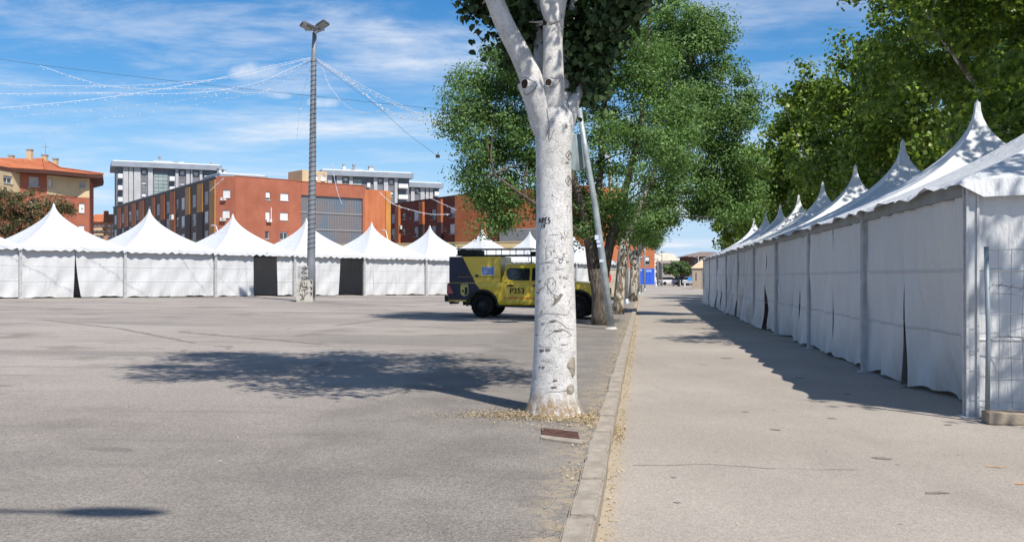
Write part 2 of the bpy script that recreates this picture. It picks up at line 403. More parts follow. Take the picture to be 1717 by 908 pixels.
LFAR = leaf_mat('far_leaf', [(0.06, 0.10, 0.035), (0.09, 0.145, 0.05), (0.12, 0.18, 0.06)], .25)
DRY = leaf_mat('dry_leaf', [(0.28, 0.20, 0.11), (0.42, 0.32, 0.19), (0.50, 0.42, 0.29), (0.34, 0.28, 0.20)], .1, .9, .1)
# ------------------------------------------------------------------ the ground
def sheet(name, d0, d1, t0, t1, mat, zfun, nd=1, ntt=1):
    mb = MB(); vs = []
    for i in range(nd+1):
        for j in range(ntt+1):
            d = d0+(d1-d0)*i/nd; t = t0+(t1-t0)*j/ntt; p = sl(d, t); vs.append((p.x, p.y, zfun(d, t)))
    fs = [(i*(ntt+1)+j, i*(ntt+1)+j+1, (i+1)*(ntt+1)+j+1, (i+1)*(ntt+1)+j) for i in range(nd) for j in range(ntt)]
    mb.add(vs, fs); me = mb.mesh(name)
    if me.polygons[0].normal.z < 0: me.flip_normals()
    return structure(name, me, mat)
KW = 0.16
street = sheet('street', -45, 0.02, -20, 420, STREET, lambda d, t: 0.0, 1, 1)
plaza = sheet('plaza', KW-0.02, 170, -20, 420, ASPH, lambda d, t: 0.1+0.012*d-0.004, 1, 1)
mb = MB(); mb.quad((-3000, -300, -.35), (3000, -300, -.35), (3000, 5000, -.35), (-3000, 5000, -.35))
structure('ground', mb.mesh('ground'), plain('dry_earth', (0.28, 0.24, 0.17), .95, 0, .2, .05))
# cracks in the street
rng = random.Random(3)
def crack(pts, wd, mat, name='crack', parent=street, wob=.6, zf=lambda x, y: 0.004):
    mb = MB(); P = []
    for a, b in zip(pts[:-1], pts[1:]):
        n = max(2, int((Vector(b)-Vector(a)).length/0.12))
        for i in range(n): P.append(Vector(a).lerp(Vector(b), i/n)+Vector((rng.gauss(0, .012), rng.gauss(0, .02), 0)))
    L_, R_ = [], []
    for i, p in enumerate(P):
        t = (P[min(i+1, len(P)-1)]-P[max(i-1, 0)]); t.z = 0; t.normalize(); nn = Vector((-t.y, t.x, 0))
        ww = wd*(1+wob*rng.uniform(-1, 1)); zz = zf(p.x, p.y)
        L_.append((p.x+nn.x*ww, p.y+nn.y*ww, zz)); R_.append((p.x-nn.x*ww, p.y-nn.y*ww, zz))
    k = len(P); mb.add(L_+R_, [(i, i+1, k+i+1, k+i) for i in range(k-1)])
    me = mb.mesh(name)
    if me.polygons[0].normal.z < 0: me.flip_normals()
    return link(name, me, mat, parent)
CRK = plain('crack_dirt', (0.15, 0.135, 0.12), .95, 0, .3, 30)
crack([onground(x, y) for x, y in ((1062, 781), (1190, 778), (1290, 784), (1400, 787), (1470, 786))], .0035, CRK)
TARM = plain('tar_patch', (0.17, 0.16, 0.15), .9, 0, .25, 8)
def stain(px, py, rx, ry, mat, name, parent, zf):
    c = onground(px, py); n = 18; ph = rng.uniform(0, 6); vs = []
    for i in range(n):
        a_ = 2*math.pi*i/n; k = 1+.22*math.sin(2*a_+ph)+.16*math.sin(5*a_+ph*2)+rng.uniform(-.1, .1)
        x, y = c.x+rx*k*math.cos(a_), c.y+ry*k*math.sin(a_); vs.append((x, y, zf(x, y)))
    mb = MB(); mb.add(vs, [tuple(range(n))]); return link(name, mb.mesh(name), mat, parent)
SST = plain('street_stain', (0.235, 0.207, 0.178), .92, 0, .2, 14)
for (x, y, rx, ry) in ((1480, 768, .075, .05), (1570, 826, .07, .04), (1218, 600, .13, .10), (1340, 633, .07, .05), (1395, 701, .05, .03), (1300, 720, .05, .04), (1590, 712, .05, .03), (1250, 690, .03, .03), (1130, 800, .02, .02), (1135, 842, .02, .02), (1420, 660, .06, .05)):
    stain(x, y, rx, ry, SST, 'tar_stain', street, lambda x, y: .004)
ORG = plain('faded_orange_paint', (0.52, 0.30, 0.17), .9, 0, .2, 12)
for (x0, x1, y) in ((1168, 1196, 611), (1655, 1700, 783), (1700, 1725, 811)):
    crack([onground(x0, y-1), onground((x0+x1)/2, y), onground(x1, y+1)], .02, ORG, 'paint_mark', wob=.7)
FAINT = plain('scuff_and_shadow', (0.225, 0.198, 0.172), .93, 0, .25, 6)
for pts in (((75, 536), (200, 550), (330, 575)), ((330, 515), (360, 514), (395, 516)), ((440, 498), (500, 504), (620, 512)), ((560, 546), (640, 535), (720, 524)), ((300, 556), (420, 566), (560, 578))):  # tyre scuffs; the line past the mast foot is a cast shadow painted dark
    crack([onground(*p) for p in pts], .045, FAINT, 'scuff_and_shadow', plaza, .5, lambda x, y: gz(x, y)+.001)

# kerb of single stones
kerb = bpy.data.objects.new('kerb', None); col.objects.link(kerb); kerb['kind'] = 'structure'; kerb.location = sl(0, 0)
def stone(seed, ln):
    r = random.Random(seed); bm = bmesh.new(); bmesh.ops.create_cube(bm, size=1)
    bmesh.ops.subdivide_edges(bm, edges=[e for e in bm.edges if abs(e.verts[0].co.y-e.verts[1].co.y) > .5], cuts=5, use_grid_fill=True)
    for v in bm.verts:
        v.co = Vector((v.co.x*KW, v.co.y*ln, v.co.z*.30))
        if v.co.z > 0: v.co += Vector((r.uniform(-.004, .006), r.uniform(-.004, .004), r.uniform(-.003, .002)))
    es = [e for e in bm.edges if e.calc_face_angle(0) > .6]
    bmesh.ops.bevel(bm, geom=es, offset=.013, segments=2, affect='EDGES')
    me = bpy.data.meshes.new('kerb_stone'); bm.to_mesh(me); bm.free(); me.materials.append(KERB)
    for p in me.polygons: p.use_smooth = True
    me.set_sharp_from_angle(angle=math.radians(40))
    return me
stones = [stone(i, 0.978) for i in range(9)]
ang = math.atan2(-SD.x, SD.y)
for i in range(120):
    o = link('kerb_stone', stones[rng.randrange(9)], None, kerb)
    p = sl(KW/2+.004, 2+i*1.0) - kerb.location
    o.location = (p.x+rng.gauss(0, .006), p.y, 0.126-0.15+rng.gauss(0, .004)); o.rotation_euler = (rng.gauss(0, .003), rng.gauss(0, .008), ang+rng.gauss(0, .004))
    if rng.random() < .5: o.rotation_euler.z += math.pi

# ------------------------------------------------------------------ pagoda tents
EAVE, PEAK, TS = 2.46, 4.66, 5.0
def canopy_mesh(seed, val, scal, name='canopy', PEAK=PEAK, pw=1.62, street=False):
    r = random.Random(seed); vs = []; nS = 24; nR = 15; mb = MB()
    ring = []
    for sd_ in range(4):
        for k in range(nS):
            q = k/nS*2-1
            ring.append([(q, -1), (1, q), (-q, 1), (-1, -q)][sd_] + (q,))
    n = len(ring)
    rows = [(-1, 0)] + [(0, i/(nR-1)) for i in range(nR)]
    for kind, t in rows:
        w0 = (TS/2+.05); wid = w0*((1-t)**pw*.985+.015) if t > 0 else w0
        z = EAVE+t*(PEAK-EAVE)
        for (x, y, q) in ring:
            e = 1-q*q
            pull = 1-.075*math.sin(math.pi*min(1, t*1.25))*e
            zz = z
            if kind == -1:
                zz = EAVE-val-(scal*abs(math.sin(q*math.pi*6.5)) if scal else .012*math.sin(q*19+seed))
                pull = 1.006+.004*math.sin(q*23+seed)
                if street:
                    fz = y == -1
                    zz = EAVE-(.055+.035*math.sin(q*9+seed)*e+.02*math.sin(q*31+seed) if fz else .17+.02*math.sin(q*5+seed)); pull = 1.03+.018*math.sin(q*15+seed) if fz else 1.008
            elif t == 0:
                zz -= .02*e
            nz = (math.sin(q*7+seed*3+t*9)+math.sin(q*13.3+seed+t*5))*.006*(1-t)
            vs.append((TS/2+x*wid*pull, TS/2+y*wid*pull, zz+nz))
    R = len(rows)
    fs = [(i*n+j, i*n+(j+1) % n, (i+1)*n+(j+1) % n, (i+1)*n+j) for i in range(R-1) for j in range(n)]
    fs.append(tuple((R-1)*n+j for j in range(n)))
    mb.add(vs, fs)
    me = mb.mesh(name, smooth=True); me.set_sharp_from_angle(angle=math.radians(32)); me.materials.append(CANV)
    return me
def curtain_mesh(p0, p1, seed, slit0=0., slit1=0., billow=0., ruffle=.03, top=2.34, bot=.03, gather=0., z0=None, flare=0.):
    """hanging cloth between plan points p0 and p1; slit0/slit1 pull its lower end corners aside"""
    r = random.Random(seed); p0 = Vector((*p0, 0)); p1 = Vector((*p1, 0)); d = p1-p0; ln = d.length; d.normalize(); nrm = Vector((d.y, -d.x, 0))
    nx = max(10, int(ln/.075)); nz = 18; vs = []
    ph = [r.uniform(0, 6.28) for _ in range(9)]; fr = [r.uniform(2.5, 5), r.uniform(6, 9), r.uniform(11, 16)]
    for j in range(nz+1):
        v = j/nz; z = top+(bot-top)*v
        for i in range(nx+1):
            u = i/nx; x = u*ln
            a0 = slit0*v**1.6*(1-u)**1.2; a1 = slit1*v**1.6*u**1.2
            x2 = x+a0-a1
            off = ruffle*(math.sin(fr[0]*x+ph[0]+1.2*v)*.5*(.4+v)+math.sin(fr[1]*x+ph[1]+2.2*v)*.35+math.sin(fr[2]*x+ph[2])*.25*(1-.6*v))
            off += ruffle*.8*math.sin(2.1*x+7*v+ph[3])*math.sin(math.pi*v)*.6+ruffle*.5*math.sin(9*(x*.6+v*1.3)+ph[4])*v
            if gather: off += gather*math.sin(x*26+ph[5])*(.5+.5*v)
            if top < 2.40: off += .016*math.sin(x*34+ph[5]+1.5*math.sin(x*7))*max(0, 1-v*1.3)**1.2+.008*math.sin(x*21+3*v+ph[2])
            edge = min(1, min(u, 1-u)*9)
            off = off*(.35+.65*edge)-billow*(v**1.5)*math.sin(math.pi*min(1, max(0, u)))**.7
            off += flare*v**2.2*(.6+.4*math.sin(x*2.3+ph[8]))
            zz = z + (.03*math.sin(x*3.1+ph[6])+.018*math.sin(x*9+ph[7]))*(v**6)*min(1, ruffle/.03)
            q = p0+d*x2+nrm*off; vs.append((q.x, q.y, max(zz, .012)))
    fs = [(j*(nx+1)+i, (j+1)*(nx+1)+i, (j+1)*(nx+1)+i+1, j*(nx+1)+i+1) for j in range(nz) for i in range(nx)]
    me = bpy.data.meshes.new('curtain'); me.from_pydata(vs, [], fs); me.update(); me.materials.append(CURT)
    for p in me.polygons: p.use_smooth = True
    return me
mb = MB()
for (sx, sy) in ((-.06, -.06), (.06, -.06), (.06, .06), (-.06, .06)): mb.box((sx*.86, sy*.86, EAVE/2), (.024, .024, EAVE-.02))
mb.box((0, 0, EAVE/2), (.084, .084, EAVE-.02)); mb.box((0, 0, .006), (.22, .22, .012))
LEG = mb.mesh('leg'); LEG.materials.append(ALU)
RAIL = MB().box((TS/2, 0, 2.370), (TS-.12, .055, .13)).box((TS/2, -.002, 2.372), (TS-.12, .068, .02)).box((TS/2, -.002, 2.31), (TS-.12, .072, .018)).mesh('rail'); RAIL.materials.append(plain('rail_grey', (0.26, 0.27, 0.27), .55, .2))
mb = MB(); mb.lathe([(.0, .07), (.018, .03), (.042, -.02), (.050, -.10)], 10, (TS/2, TS/2, 0)); CAP = mb.mesh('peak_cap', smooth=True); CAP.materials.append(CANV)
CAN_S = [canopy_mesh(i, .12, .12, pw=1.75) for i in range(3)]; CAN_R = [canopy_mesh(i+5, .07, .03, PEAK=4.50, pw=2.15, street=True) for i in range(3)]
def tent(k, label, group, loc, rz, canopies, fronts, sides=(), back=True, legs=(0, 1)):
    t = thing('pagoda_tent', label, 'tent', loc, rz, group)
    link('canopy', canopies[k % 3], None, t); link('peak_cap', CAP, None, t).location.z = PEAK if canopies is CAN_S else 4.50
    xs = [(.06, .06), (TS-.06, .06), (.06, TS-.06), (TS-.06, TS-.06)]
    for i, (x, y) in enumerate(xs):
        if i in legs or i > 1:
            o = link('leg', LEG, None, t); o.location = (x+(.0 if i % 2 else .0), y, 0)
    for (y, rot, x) in ((.04, 0, 0), (TS-.075, 0, 0)):
        o = link('rail', RAIL, None, t); o.location = (0, y, 0)
    for (x) in (.075, TS-.075):
        o = link('rail', RAIL, None, t); o.rotation_euler = (0, 0, math.pi/2); o.location = (x, 0, 0)
    right = canopies is CAN_R; yy = .075 if right else .17
    for i, c in enumerate(fronts):
        kw = dict(top=2.30 if right else 2.42, ruffle=.065 if right else .045); kw.update(c[2])
        link('curtain', curtain_mesh((c[0], yy), (c[1], yy), k*17+i, **kw), None, t)
    if back: link('curtain', curtain_mesh((TS-.1, TS-.045), (.1, TS-.045), k*17+9), None, t)
    for i, s in enumerate(sides):
        if s == 'right': link('curtain', curtain_mesh((TS-.045, .1), (TS-.045, TS-.1), k*17+11, ruffle=.06), None, t)
        if s == 'left': link('curtain', curtain_mesh((.045, TS-.1), (.045, .1), k*17+12), None, t)
    return t
# row across the plaza
RA = math.radians(45.8); u = Vector((math.cos(RA), math.sin(RA), 0)); v_ = Vector((-u.y, u.x, 0))
PC0 = at(90, 464, 49.5); PC0.z = 0
rowlab = {-1: 'white pagoda tent cut by the left edge of the photo', 0: 'white pagoda tent in front of the red-roofed house at far left', 1: 'white pagoda tent with its peak before the long brown striped facade',
 2: 'white pagoda tent with its peak before the plain red brick end wall', 3: 'white pagoda tent standing right behind the floodlight mast',
 4: 'white pagoda tent just right of the mast, dark open doorway at its left', 5: 'white pagoda tent directly left of the yellow pickup', 6: 'white pagoda tent peaking above the tail of the yellow pickup',
 7: 'white pagoda tent peaking just left of the white tree trunk', 8: 'white pagoda tent seen between the white trunk and the dark trunk'}
fr = {-1: [(.0, 2.5, {}), (2.5, 5.0, {})], 0: [(.0, 2.62, dict(slit1=.08)), (2.64, 5.0, dict(slit0=.26))], 1: [(.0, 2.5, {}), (2.5, 5.0, {})],
 2: [(.0, 2.45, {}), (3.95, 5.0, dict(gather=.03, slit0=.05))],
 3: [(.0, .8, dict(gather=.04)), (.8, 3.35, dict(slit1=.14))], 4: [(.12, .85, dict(gather=.04, slit0=.0)), (.85, 2.6, {}), (2.6, 5.0, {})],
 5: [(.0, 2.75, dict(slit1=.10)), (2.8, 5.0, dict(slit0=.5))], 6: [(.0, 2.5, {}), (2.5, 5.0, {})], 7: [(.0, 2.5, {}), (2.5, 5.0, {})], 8: [(.0, 2.5, dict(slit1=.2)), (2.6, 5.0, dict(slit0=.3))]}
for k in range(-1, 9):
    c = PC0+u*(TS*k); o_ = c-u*TS/2-v_*TS/2; zz = gz(c.x, c.y)
    tent(k+1, rowlab[k], 'white pagoda tents lined up across the plaza', (o_.x, o_.y, zz-.005), RA, CAN_S, fr[k], sides=(['left'] if k == -1 else []) + (['right'] if k in (8,) else []), legs=(0, 1) if k == 8 else (0,))
# row along the street, nearest tent first
XD = -SD; YD = -NL; rz_ = math.atan2(XD.y, XD.x)
corner = onground(1621, 700); corner.z = 0
ordn = ['nearest', 'second', 'third', 'fourth', 'fifth', 'sixth', 'seventh', 'eighth', 'ninth']
frr = {0: [(.1, 2.28, dict(slit1=.16, billow=.12)), (2.30, 4.9, dict(billow=.34, slit0=.02, ruffle=.065))], 1: [(.1, 2.4, dict(slit1=.12, billow=.05)), (2.42, 4.9, dict(billow=.08))],
 2: [(.1, 3.6, dict(billow=.12, ruffle=.09, slit1=.12)), (3.62, 4.9, dict(ruffle=.08, flare=0.06))], 3: [(.1, 2.7, dict(flare=0.17, ruffle=.11)), (2.72, 4.9, dict(slit0=.5, ruffle=.09))],
 4: [(.1, 2.6, dict(ruffle=.10, flare=0.11)), (2.62, 4.9, dict(ruffle=.09, flare=0.20, slit1=.15))], 5: [(.1, 2.5, dict(ruffle=.10, slit1=.2, flare=0.12)), (2.6, 4.9, dict(ruffle=.10, flare=0.15))], 6: [(.1, 2.2, dict(ruffle=.1, flare=0.12)), (2.4, 4.9, dict(slit0=.5, flare=0.15))],
 7: [(.1, 2.5, dict(slit1=.3, flare=0.12)), (2.6, 4.9, dict(slit0=.4, flare=0.22))], 8: [(.1, 2.3, dict(slit1=.2, flare=0.19)), (2.4, 4.9, dict(slit0=.6, flare=0.19))]}
for k in range(9):
    o_ = corner+SD*(TS*(k+1))+YD*0.0
    lab = 'nearest white pagoda tent on the right, wire fence before its end wall' if k == 0 else ('farthest white pagoda tent of the row along the street' if k == 8 else '%s nearest white pagoda tent of the row along the street' % ordn[k])
    tent(40+k, lab, 'white pagoda tents along the right of the street', (o_.x, o_.y, 0.002), rz_, CAN_R, frr[k], sides=['right'] if k == 0 else (['left'] if k == 8 else []), legs=(0, 1) if k == 0 else (0,))

# wire fence panels in front of the nearest tent's end wall
def fence(label, base, dirv, ln):
    t = thing('wire_fence_panel', label, 'fence', base, math.atan2(dirv.y, dirv.x), 'temporary wire fence panels')
    H = 1.72; z0 = .13
    mb = MB(); r = random.Random(int(ln*100))
    mb.tube([(.03, 0, z0), (.035, -.01, .9), (.02, 0, H+.03)], .024, 8); part('post', mb, plain('blue_grey_post', (0.25, 0.29, 0.32), .55, .3), t, smooth=True)
    mb = MB(); mb.tube([(ln-.03, 0, z0), (ln-.03, 0, H+.03)], .022, 8); part('post', mb, STEEL, t, smooth=True)
    mb = MB(); nxw = int(ln/.125)
    for i in range(1, nxw):
        x = ln*i/nxw; mb.tube([(x+r.gauss(0, .006), .004, z0+.02), (x+r.gauss(0, .012), .004+r.gauss(0, .012), .9), (x+r.gauss(0, .006), .004, H)], .0028, 4, False)
    for j in range(8):
        z = z0+.08+j*(H-z0-.08)/7; mb.tube([(.03, -.004, z), (ln*.33, -.004+r.gauss(0, .02), z+r.gauss(0, .012)), (ln*.66, -.004+r.gauss(0, .02), z+r.gauss(0, .012)), (ln-.03, -.004, z)], .0032, 4, False)
    part('wire_mesh', mb, plain('dull_wire', (0.22, 0.23, 0.24), .6, .3), t)
    mb = MB(); mb.box((ln/2-.0, -.02, .06), (ln-.004, .24, .115)); part('base_beam', mb, plain('weathered_timber', (0.33, 0.27, 0.205), .9, 0, .25, 3, .1, .4), t, bevel=.012)
    mb = MB(); P = []
    for i in range(26):
        q = i/25; P.append((.06+q*(ln-.2), -.03+.03*math.sin(q*40), 1.36-q*.42+.03*math.sin(q*17)+r.gauss(0, .008)))
    mb.tube(P, .005, 4)
    for i in range(0, 26, 1):
        x, y, z = P[i]; mb.tube([(x-.025, y, z-.03), (x+.02, y-.02, z+.03)], .003, 4)
    P2 = [(x, y+.01, z-.55+.06*math.sin(x*5)) for x, y, z in P]; mb.tube(P2, .004, 4)
    for i in range(0, 26, 1):
        x, y, z = P2[i]; mb.tube([(x-.03, y, z+.025), (x+.02, y-.02, z-.03)], .003, 4)
    part('tangled_wire', mb, plain('old_wire', (0.20, 0.20, 0.20), .6, .3), t)
    return t
fb = corner+YD*.06-SD*.34
fence('galvanised wire fence panel on a timber base beside the nearest tent', fb, YD, 2.45)

# ------------------------------------------------------------------ trees
def npmesh(name, V, faces_per, nper, idx):
    """V (n,nper,3) vertices of n copies, idx: polygons of one copy (list of tuples)"""
    n = V.shape[0]; me = bpy.data.meshes.new(name)
    me.vertices.add(n*nper); me.vertices.foreach_set('co', V.reshape(-1).astype(np.float32))
    tot = [len(p) for p in idx]; flat = np.array([i for p in idx for i in p], dtype=np.int32)
    loops = (flat[None, :]+(np.arange(n)*nper)[:, None]).reshape(-1)
    me.loops.add(len(loops)); me.loops.foreach_set('vertex_index', loops.astype(np.int32))
    lt = np.tile(np.array(tot, dtype=np.int32), n); ls = np.concatenate([[0], np.cumsum(lt)[:-1]]).astype(np.int32)
    me.polygons.add(len(lt)); me.polygons.foreach_set('loop_start', ls); me.polygons.foreach_set('loop_total', lt)
    me.update(calc_edges=True); me.validate()
    return me
LEAF = {
 'oval': (np.array([(0, -.5, 0), (.26, -.08, .05), (0, .5, 0), (-.26, -.08, .05)]), [(0, 1, 2), (0, 2, 3)]),
 'heart': (np.array([(0, -.45, 0), (.40, -.30, .07), (.36, .05, .09), (0, .55, -.05), (-.36, .05, .09), (-.40, -.30, .07)]), [(0, 1, 2, 3), (0, 3, 4, 5)]),
 'star': (np.array([(0, -.5, 0), (.22, -.22, .04), (.55, -.1, -.04), (.27, .08, .03), (.40, .42, -.06), (.13, .28, .03), (0, .62, -.05), (-.13, .28, .03), (-.40, .42, -.06), (-.27, .08, .03), (-.55, -.1, -.04), (-.22, -.22, .04)]),
          [(0, 1, 2, 3), (0, 3, 4, 5), (0, 5, 6, 7), (0, 7, 8, 9), (0, 9, 10, 11)])}
def leaves(name, C, out, size, kind, rs, droop=0.0, upw=.30, outw=.85, rnd=.5):
    n = len(C)
    nr = rs.normal(size=(n, 3))*rnd + out*outw + np.array([0, 0, upw]); nr /= np.linalg.norm(nr, axis=1)[:, None]
    a = rs.normal(size=(n, 3)) + np.array([0, 0, -droop]); a -= nr*np.sum(a*nr, axis=1)[:, None]; a /= np.linalg.norm(a, axis=1)[:, None]
    b = np.cross(nr, a); T, idx = LEAF[kind]
    s = (size*rs.uniform(.65, 1.3, n))[:, None, None]
    V = C[:, None, :]+s*(T[None, :, 0:1]*b[:, None, :]+T[None, :, 1:2]*a[:, None, :]+T[None, :, 2:3]*nr[:, None, :])
    return npmesh(name, V, 0, T.shape[0], idx)
def crown_points(ells, nclump, per, cr, rs, shell=.55, flat=.65):
    """ells: (centre, radii). leaf clumps spread through the ellipsoids, denser towards the outside"""
    wts = np.array([(e[1][0]*e[1][1]*e[1][2])**(2/3) for e in ells]); wts /= wts.sum()
    C, O, cen = [], [], []
    for k in rs.choice(len(ells), nclump, p=wts):
        c, r = ells[k]; dv = rs.normal(size=3); dv /= np.linalg.norm(dv)
        q = shell+(1-shell)*rs.uniform()**.6 if rs.uniform() < .8 else rs.uniform(.1, shell)
        p = np.array(c)+dv*np.array(r)*q
        cen.append(p); m = max(3, int(per*rs.uniform(.5, 1.5))); crr = cr*rs.uniform(.6, 1.35)
        d2 = rs.normal(size=(m, 3)); d2 /= np.linalg.norm(d2, axis=1)[:, None]
        pts = d2*(crr*rs.uniform(size=m)**.4*rs.choice([1, 1, 1, 1.35], m))[:, None]*np.array([1, 1, flat])
        C.append(p+pts); O.append(d2*.8+dv*.35)
    return np.concatenate(C), np.concatenate(O), np.array(cen)
def wobble(a, b, n, amp, r):
    a = Vector(a); b = Vector(b); P = []
    for i in range(n+1):
        q = i/n; e = math.sin(math.pi*q)
        P.append(a.lerp(b, q)+Vector((r.gauss(0, amp), r.gauss(0, amp), r.gauss(0, amp*.5)))*e)
    return P
def tree(name, label, base, trunk, limbs, ells, nclump, per, cr, leaf, lmat, bmat, lsize, seed, cat='tree', group=None, twigs=40, loc_trunk_n=14, shell=.55, droop=.0, trunk_name='trunk', rnd=.5, zmin=None, flat=.65):
    """everything in world metres; trunk/limbs: list of (points, radii)"""
    t = thing(name, label, cat, base, 0, group); r = random.Random(seed); rs = np.random.RandomState(seed)
    if trunk:
        mb = MB(); mb.tube(trunk[0], trunk[1], loc_trunk_n); part(trunk_name, mb, bmat, t, world=True, smooth=True)
    for P, R in limbs:
        mb = MB(); mb.tube(P, R, 9); part('limb', mb, bmat, t, world=True, smooth=True)
    C, O, cen = crown_points(ells, nclump, per, cr, rs, shell, flat)
    if zmin is not None:
        k = C[:, 2] > zmin; C, O = C[k], O[k]
    me = leaves('crown', C-np.array(base), O, lsize, leaf, rs, droop, rnd=rnd); me.materials.append(lmat)
    link('crown', me, None, t)
    if twigs:
        src = [Vector(p) for P, R in limbs for p in P[len(P)//3:]] or [Vector(trunk[0][-1])]
        mb = MB()
        for q in rs.choice(len(cen), min(twigs, len(cen)), replace=False):
            e = Vector(cen[q]); s = min(src, key=lambda p: (p-e).length+r.uniform(0, .8)+(1.5 if p.z > e.z+.3 else 0))
            P = wobble(s, e, 4, .07, r); rr = min(.045, .012+.008*(e-s).length); mb.tube(P, [rr, rr*.8, rr*.6, rr*.42, rr*.2], 5)
        part('twigs', mb, bmat, t, world=True, smooth=True)['kind'] = 'stuff'
    return t
# the white poplar in front
def uvtube(name, path, rad, n, mat, parent, seed, amp=.02, vlen=None):
    r = random.Random(seed); path = [Vector(p)-parent.location for p in path]; mb = MB()
    P, R = [], []                                   # resample smoothly
    for i in range(len(path)-1):
        for k in range(5):
            q = k/5; p0 = path[max(i-1, 0)]; p1 = path[i]; p2 = path[i+1]; p3 = path[min(i+2, len(path)-1)]
            P.append(.5*((2*p1)+(p2-p0)*q+(2*p0-5*p1+4*p2-p3)*q*q+(3*p1-p0-3*p2+p3)*q**3)); R.append(rad[i]+(rad[i+1]-rad[i])*q)
    P.append(path[-1]); R.append(rad[-1])
    mb.tube(P, R, n); me = mb.mesh(name, smooth=True)
    uv = me.uv_layers.new(name='UVMap'); k = len(P)
    ph = [r.uniform(0, 6.3) for _ in range(6)]; cum = [0]
    for a, b in zip(P[:-1], P[1:]): cum.append(cum[-1]+(b-a).length)
    for v in me.vertices:
        i, j = divmod(v.index, n)
        if i < k:
            c = P[i]; d = v.co-c; th = 2*math.pi*j/n
            s = 1+amp*(math.sin(2*th+ph[0]+cum[i]*1.3)+.8*math.sin(3*th+ph[1]-cum[i]*2.1)+.5*math.sin(5*th+ph[2]+cum[i]*3.7))
            v.co = c+d*s
    for p in me.polygons:
        js = [me.loops[l].vertex_index % n for l in p.loop_indices]; wrap = max(js)-min(js) > n/2
        for l in p.loop_indices:
            i, j = divmod(me.loops[l].vertex_index, n)
            if wrap and j < n/2: j += n
            uv.data[l].uv = (j/n*1.35, cum[min(i, k-1)])
    return link(name, me, mat, parent)
B1 = onground(929, 692); Z1 = B1.y; S1 = F/Z1
def t1(px, py, dz=0.0):
    p = at(px, py, Z1); p.y += dz; return p
t = thing('poplar_tree', 'big white-barked poplar standing in front beside the kerb, trunk full of carvings', 'tree', B1)
TP = [(929, 704, 122), (929, 690, 98), (929, 668, 81), (930, 630, 74), (931, 560, 70), (930, 450, 64), (929, 350, 60), (928, 260, 60), (929, 215, 66), (930, 190, 62), (931, 168, 40), (931, 158, 14)]
uvtube('trunk', [t1(x, y) for x, y, _ in TP], [wd/2/S1 for *_, wd in TP], 40, WBARK, t, 1, .012)
LB = [[(918, 240, 44), (909, 195, 46), (896, 150, 40), (872, 95, 35), (846, 45, 33), (826, -5, 31), (795, -90, 26), (760, -200, 18), (730, -330, 8)],
      [(928, 240, 46), (927, 190, 46), (927, 140, 37), (926, 85, 33), (928, 30, 36), (938, -30, 36), (950, -120, 30), (955, -260, 20), (960, -420, 8)],
      [(922, 190, 26), (908, 120, 22), (905, 60, 19), (900, -20, 16), (880, -150, 12), (850, -300, 6)],
      [(940, 245, 36), (951, 205, 32), (961, 172, 24), (972, 150, 16), (981, 130, 12), (1000, 60, 9), (1040, -40, 6)],
      [(938, 220, 34), (944, 180, 32), (949, 130, 24), (955, 70, 20), (968, -10, 18), (1010, -140, 13), (1060, -280, 6)],
      [(916, 245, 36), (904, 210, 34), (893, 175, 26), (880, 150, 20), (874, 140, 16)]]
LD = [(-.05, -.15), (-.12, -.02), (.16, .75), (.02, .3), (.12, .5), (-.02, -.05)]
for i, P in enumerate(LB):
    k = len(P)-1; uvtube('limb', [t1(x, y, .05 if j == 0 else LD[i][0]*(.45 if j == 1 else 1)+(LD[i][1]-LD[i][0])*j/k) for j, (x, y, _) in enumerate(P)], [wd/2/S1*(.45 if j == 0 else .88 if j == 1 else 1) for j, (*_, wd) in enumerate(P)], 20, WBARK, t, 11+i, .02)
uvtube('limb', [t1(927, 45, -.12), t1(914, 12, -.14), t1(912, -40, -.1), t1(900, -110, 0)], [.07, .06, .055, .02], 14, WBARK, t, 31, .02)
rs = np.random.RandomState(5)
def E1(px, py, rx, ry, dz=0, rd=None): p = t1(px, py, dz); return ((p.x, p.y, p.z), (rx/S1, (rd if rd else rx)/S1, ry/S1))
ells = [((B1.x+a*1.3-.1, B1.y+b*1.3+.1, c), (r_*1.15, r_*1.15, q_)) for a, b, c, r_, q_ in ((0, 0, 6.0, 1.7, 1.7), (-1.2, .3, 6.7, 1.35, 1.2), (1.1, -.3, 6.3, 1.3, 1.2), (-.3, 1.3, 6.6, 1.3, 1.2), (.2, -1.2, 6.2, 1.3, 1.2), (-.2, .1, 8.2, 1.35, 1.25), (-1.1, -.9, 7.2, 1.0, .9), (.9, .9, 7.4, 1.1, 1.0), (-1.6, .9, 7.6, .9, .8))]
C, O, cen = crown_points(ells, 420, 80, .40, rs, .35)
low = [E1(1010, 30, 60, 55, .3), E1(985, 85, 45, 55, .3), E1(1040, -10, 50, 60, .1), E1(965, 110, 28, 45, .35), E1(860, 10, 50, 62, .45), E1(815, -12, 45, 38, .1), E1(880, 80, 28, 55, .55), E1(925, 20, 60, 90, .75), E1(995, 125, 25, 32, .2), E1(790, -35, 32, 34, .0)]
C2, O2, cen2 = crown_points(low, 330, 34, .16, rs, .3, 1.2)
me = leaves('crown', np.concatenate([C, C2])-np.array(B1), np.concatenate([O, O2]), .078, 'heart', rs, 1.6, upw=.2, rnd=.8); me.materials.append(LPOP)
link('crown', me, None, t)
mb = MB(); r = random.Random(8); src = [t1(x, y, LD[i][1]) for i, P in enumerate(LB[:5]) for (x, y, _) in P[3:]]
for e in list(cen[::4])+list(cen2[::3]):
    e = Vector(e); s = min(src, key=lambda p: (p-e).length); mb.tube(wobble(s, e, 4, .05, r), [.018, .014, .011, .008, .004], 5)
part('twigs', mb, WBARK, t, world=True, smooth=True)['kind'] = 'stuff'
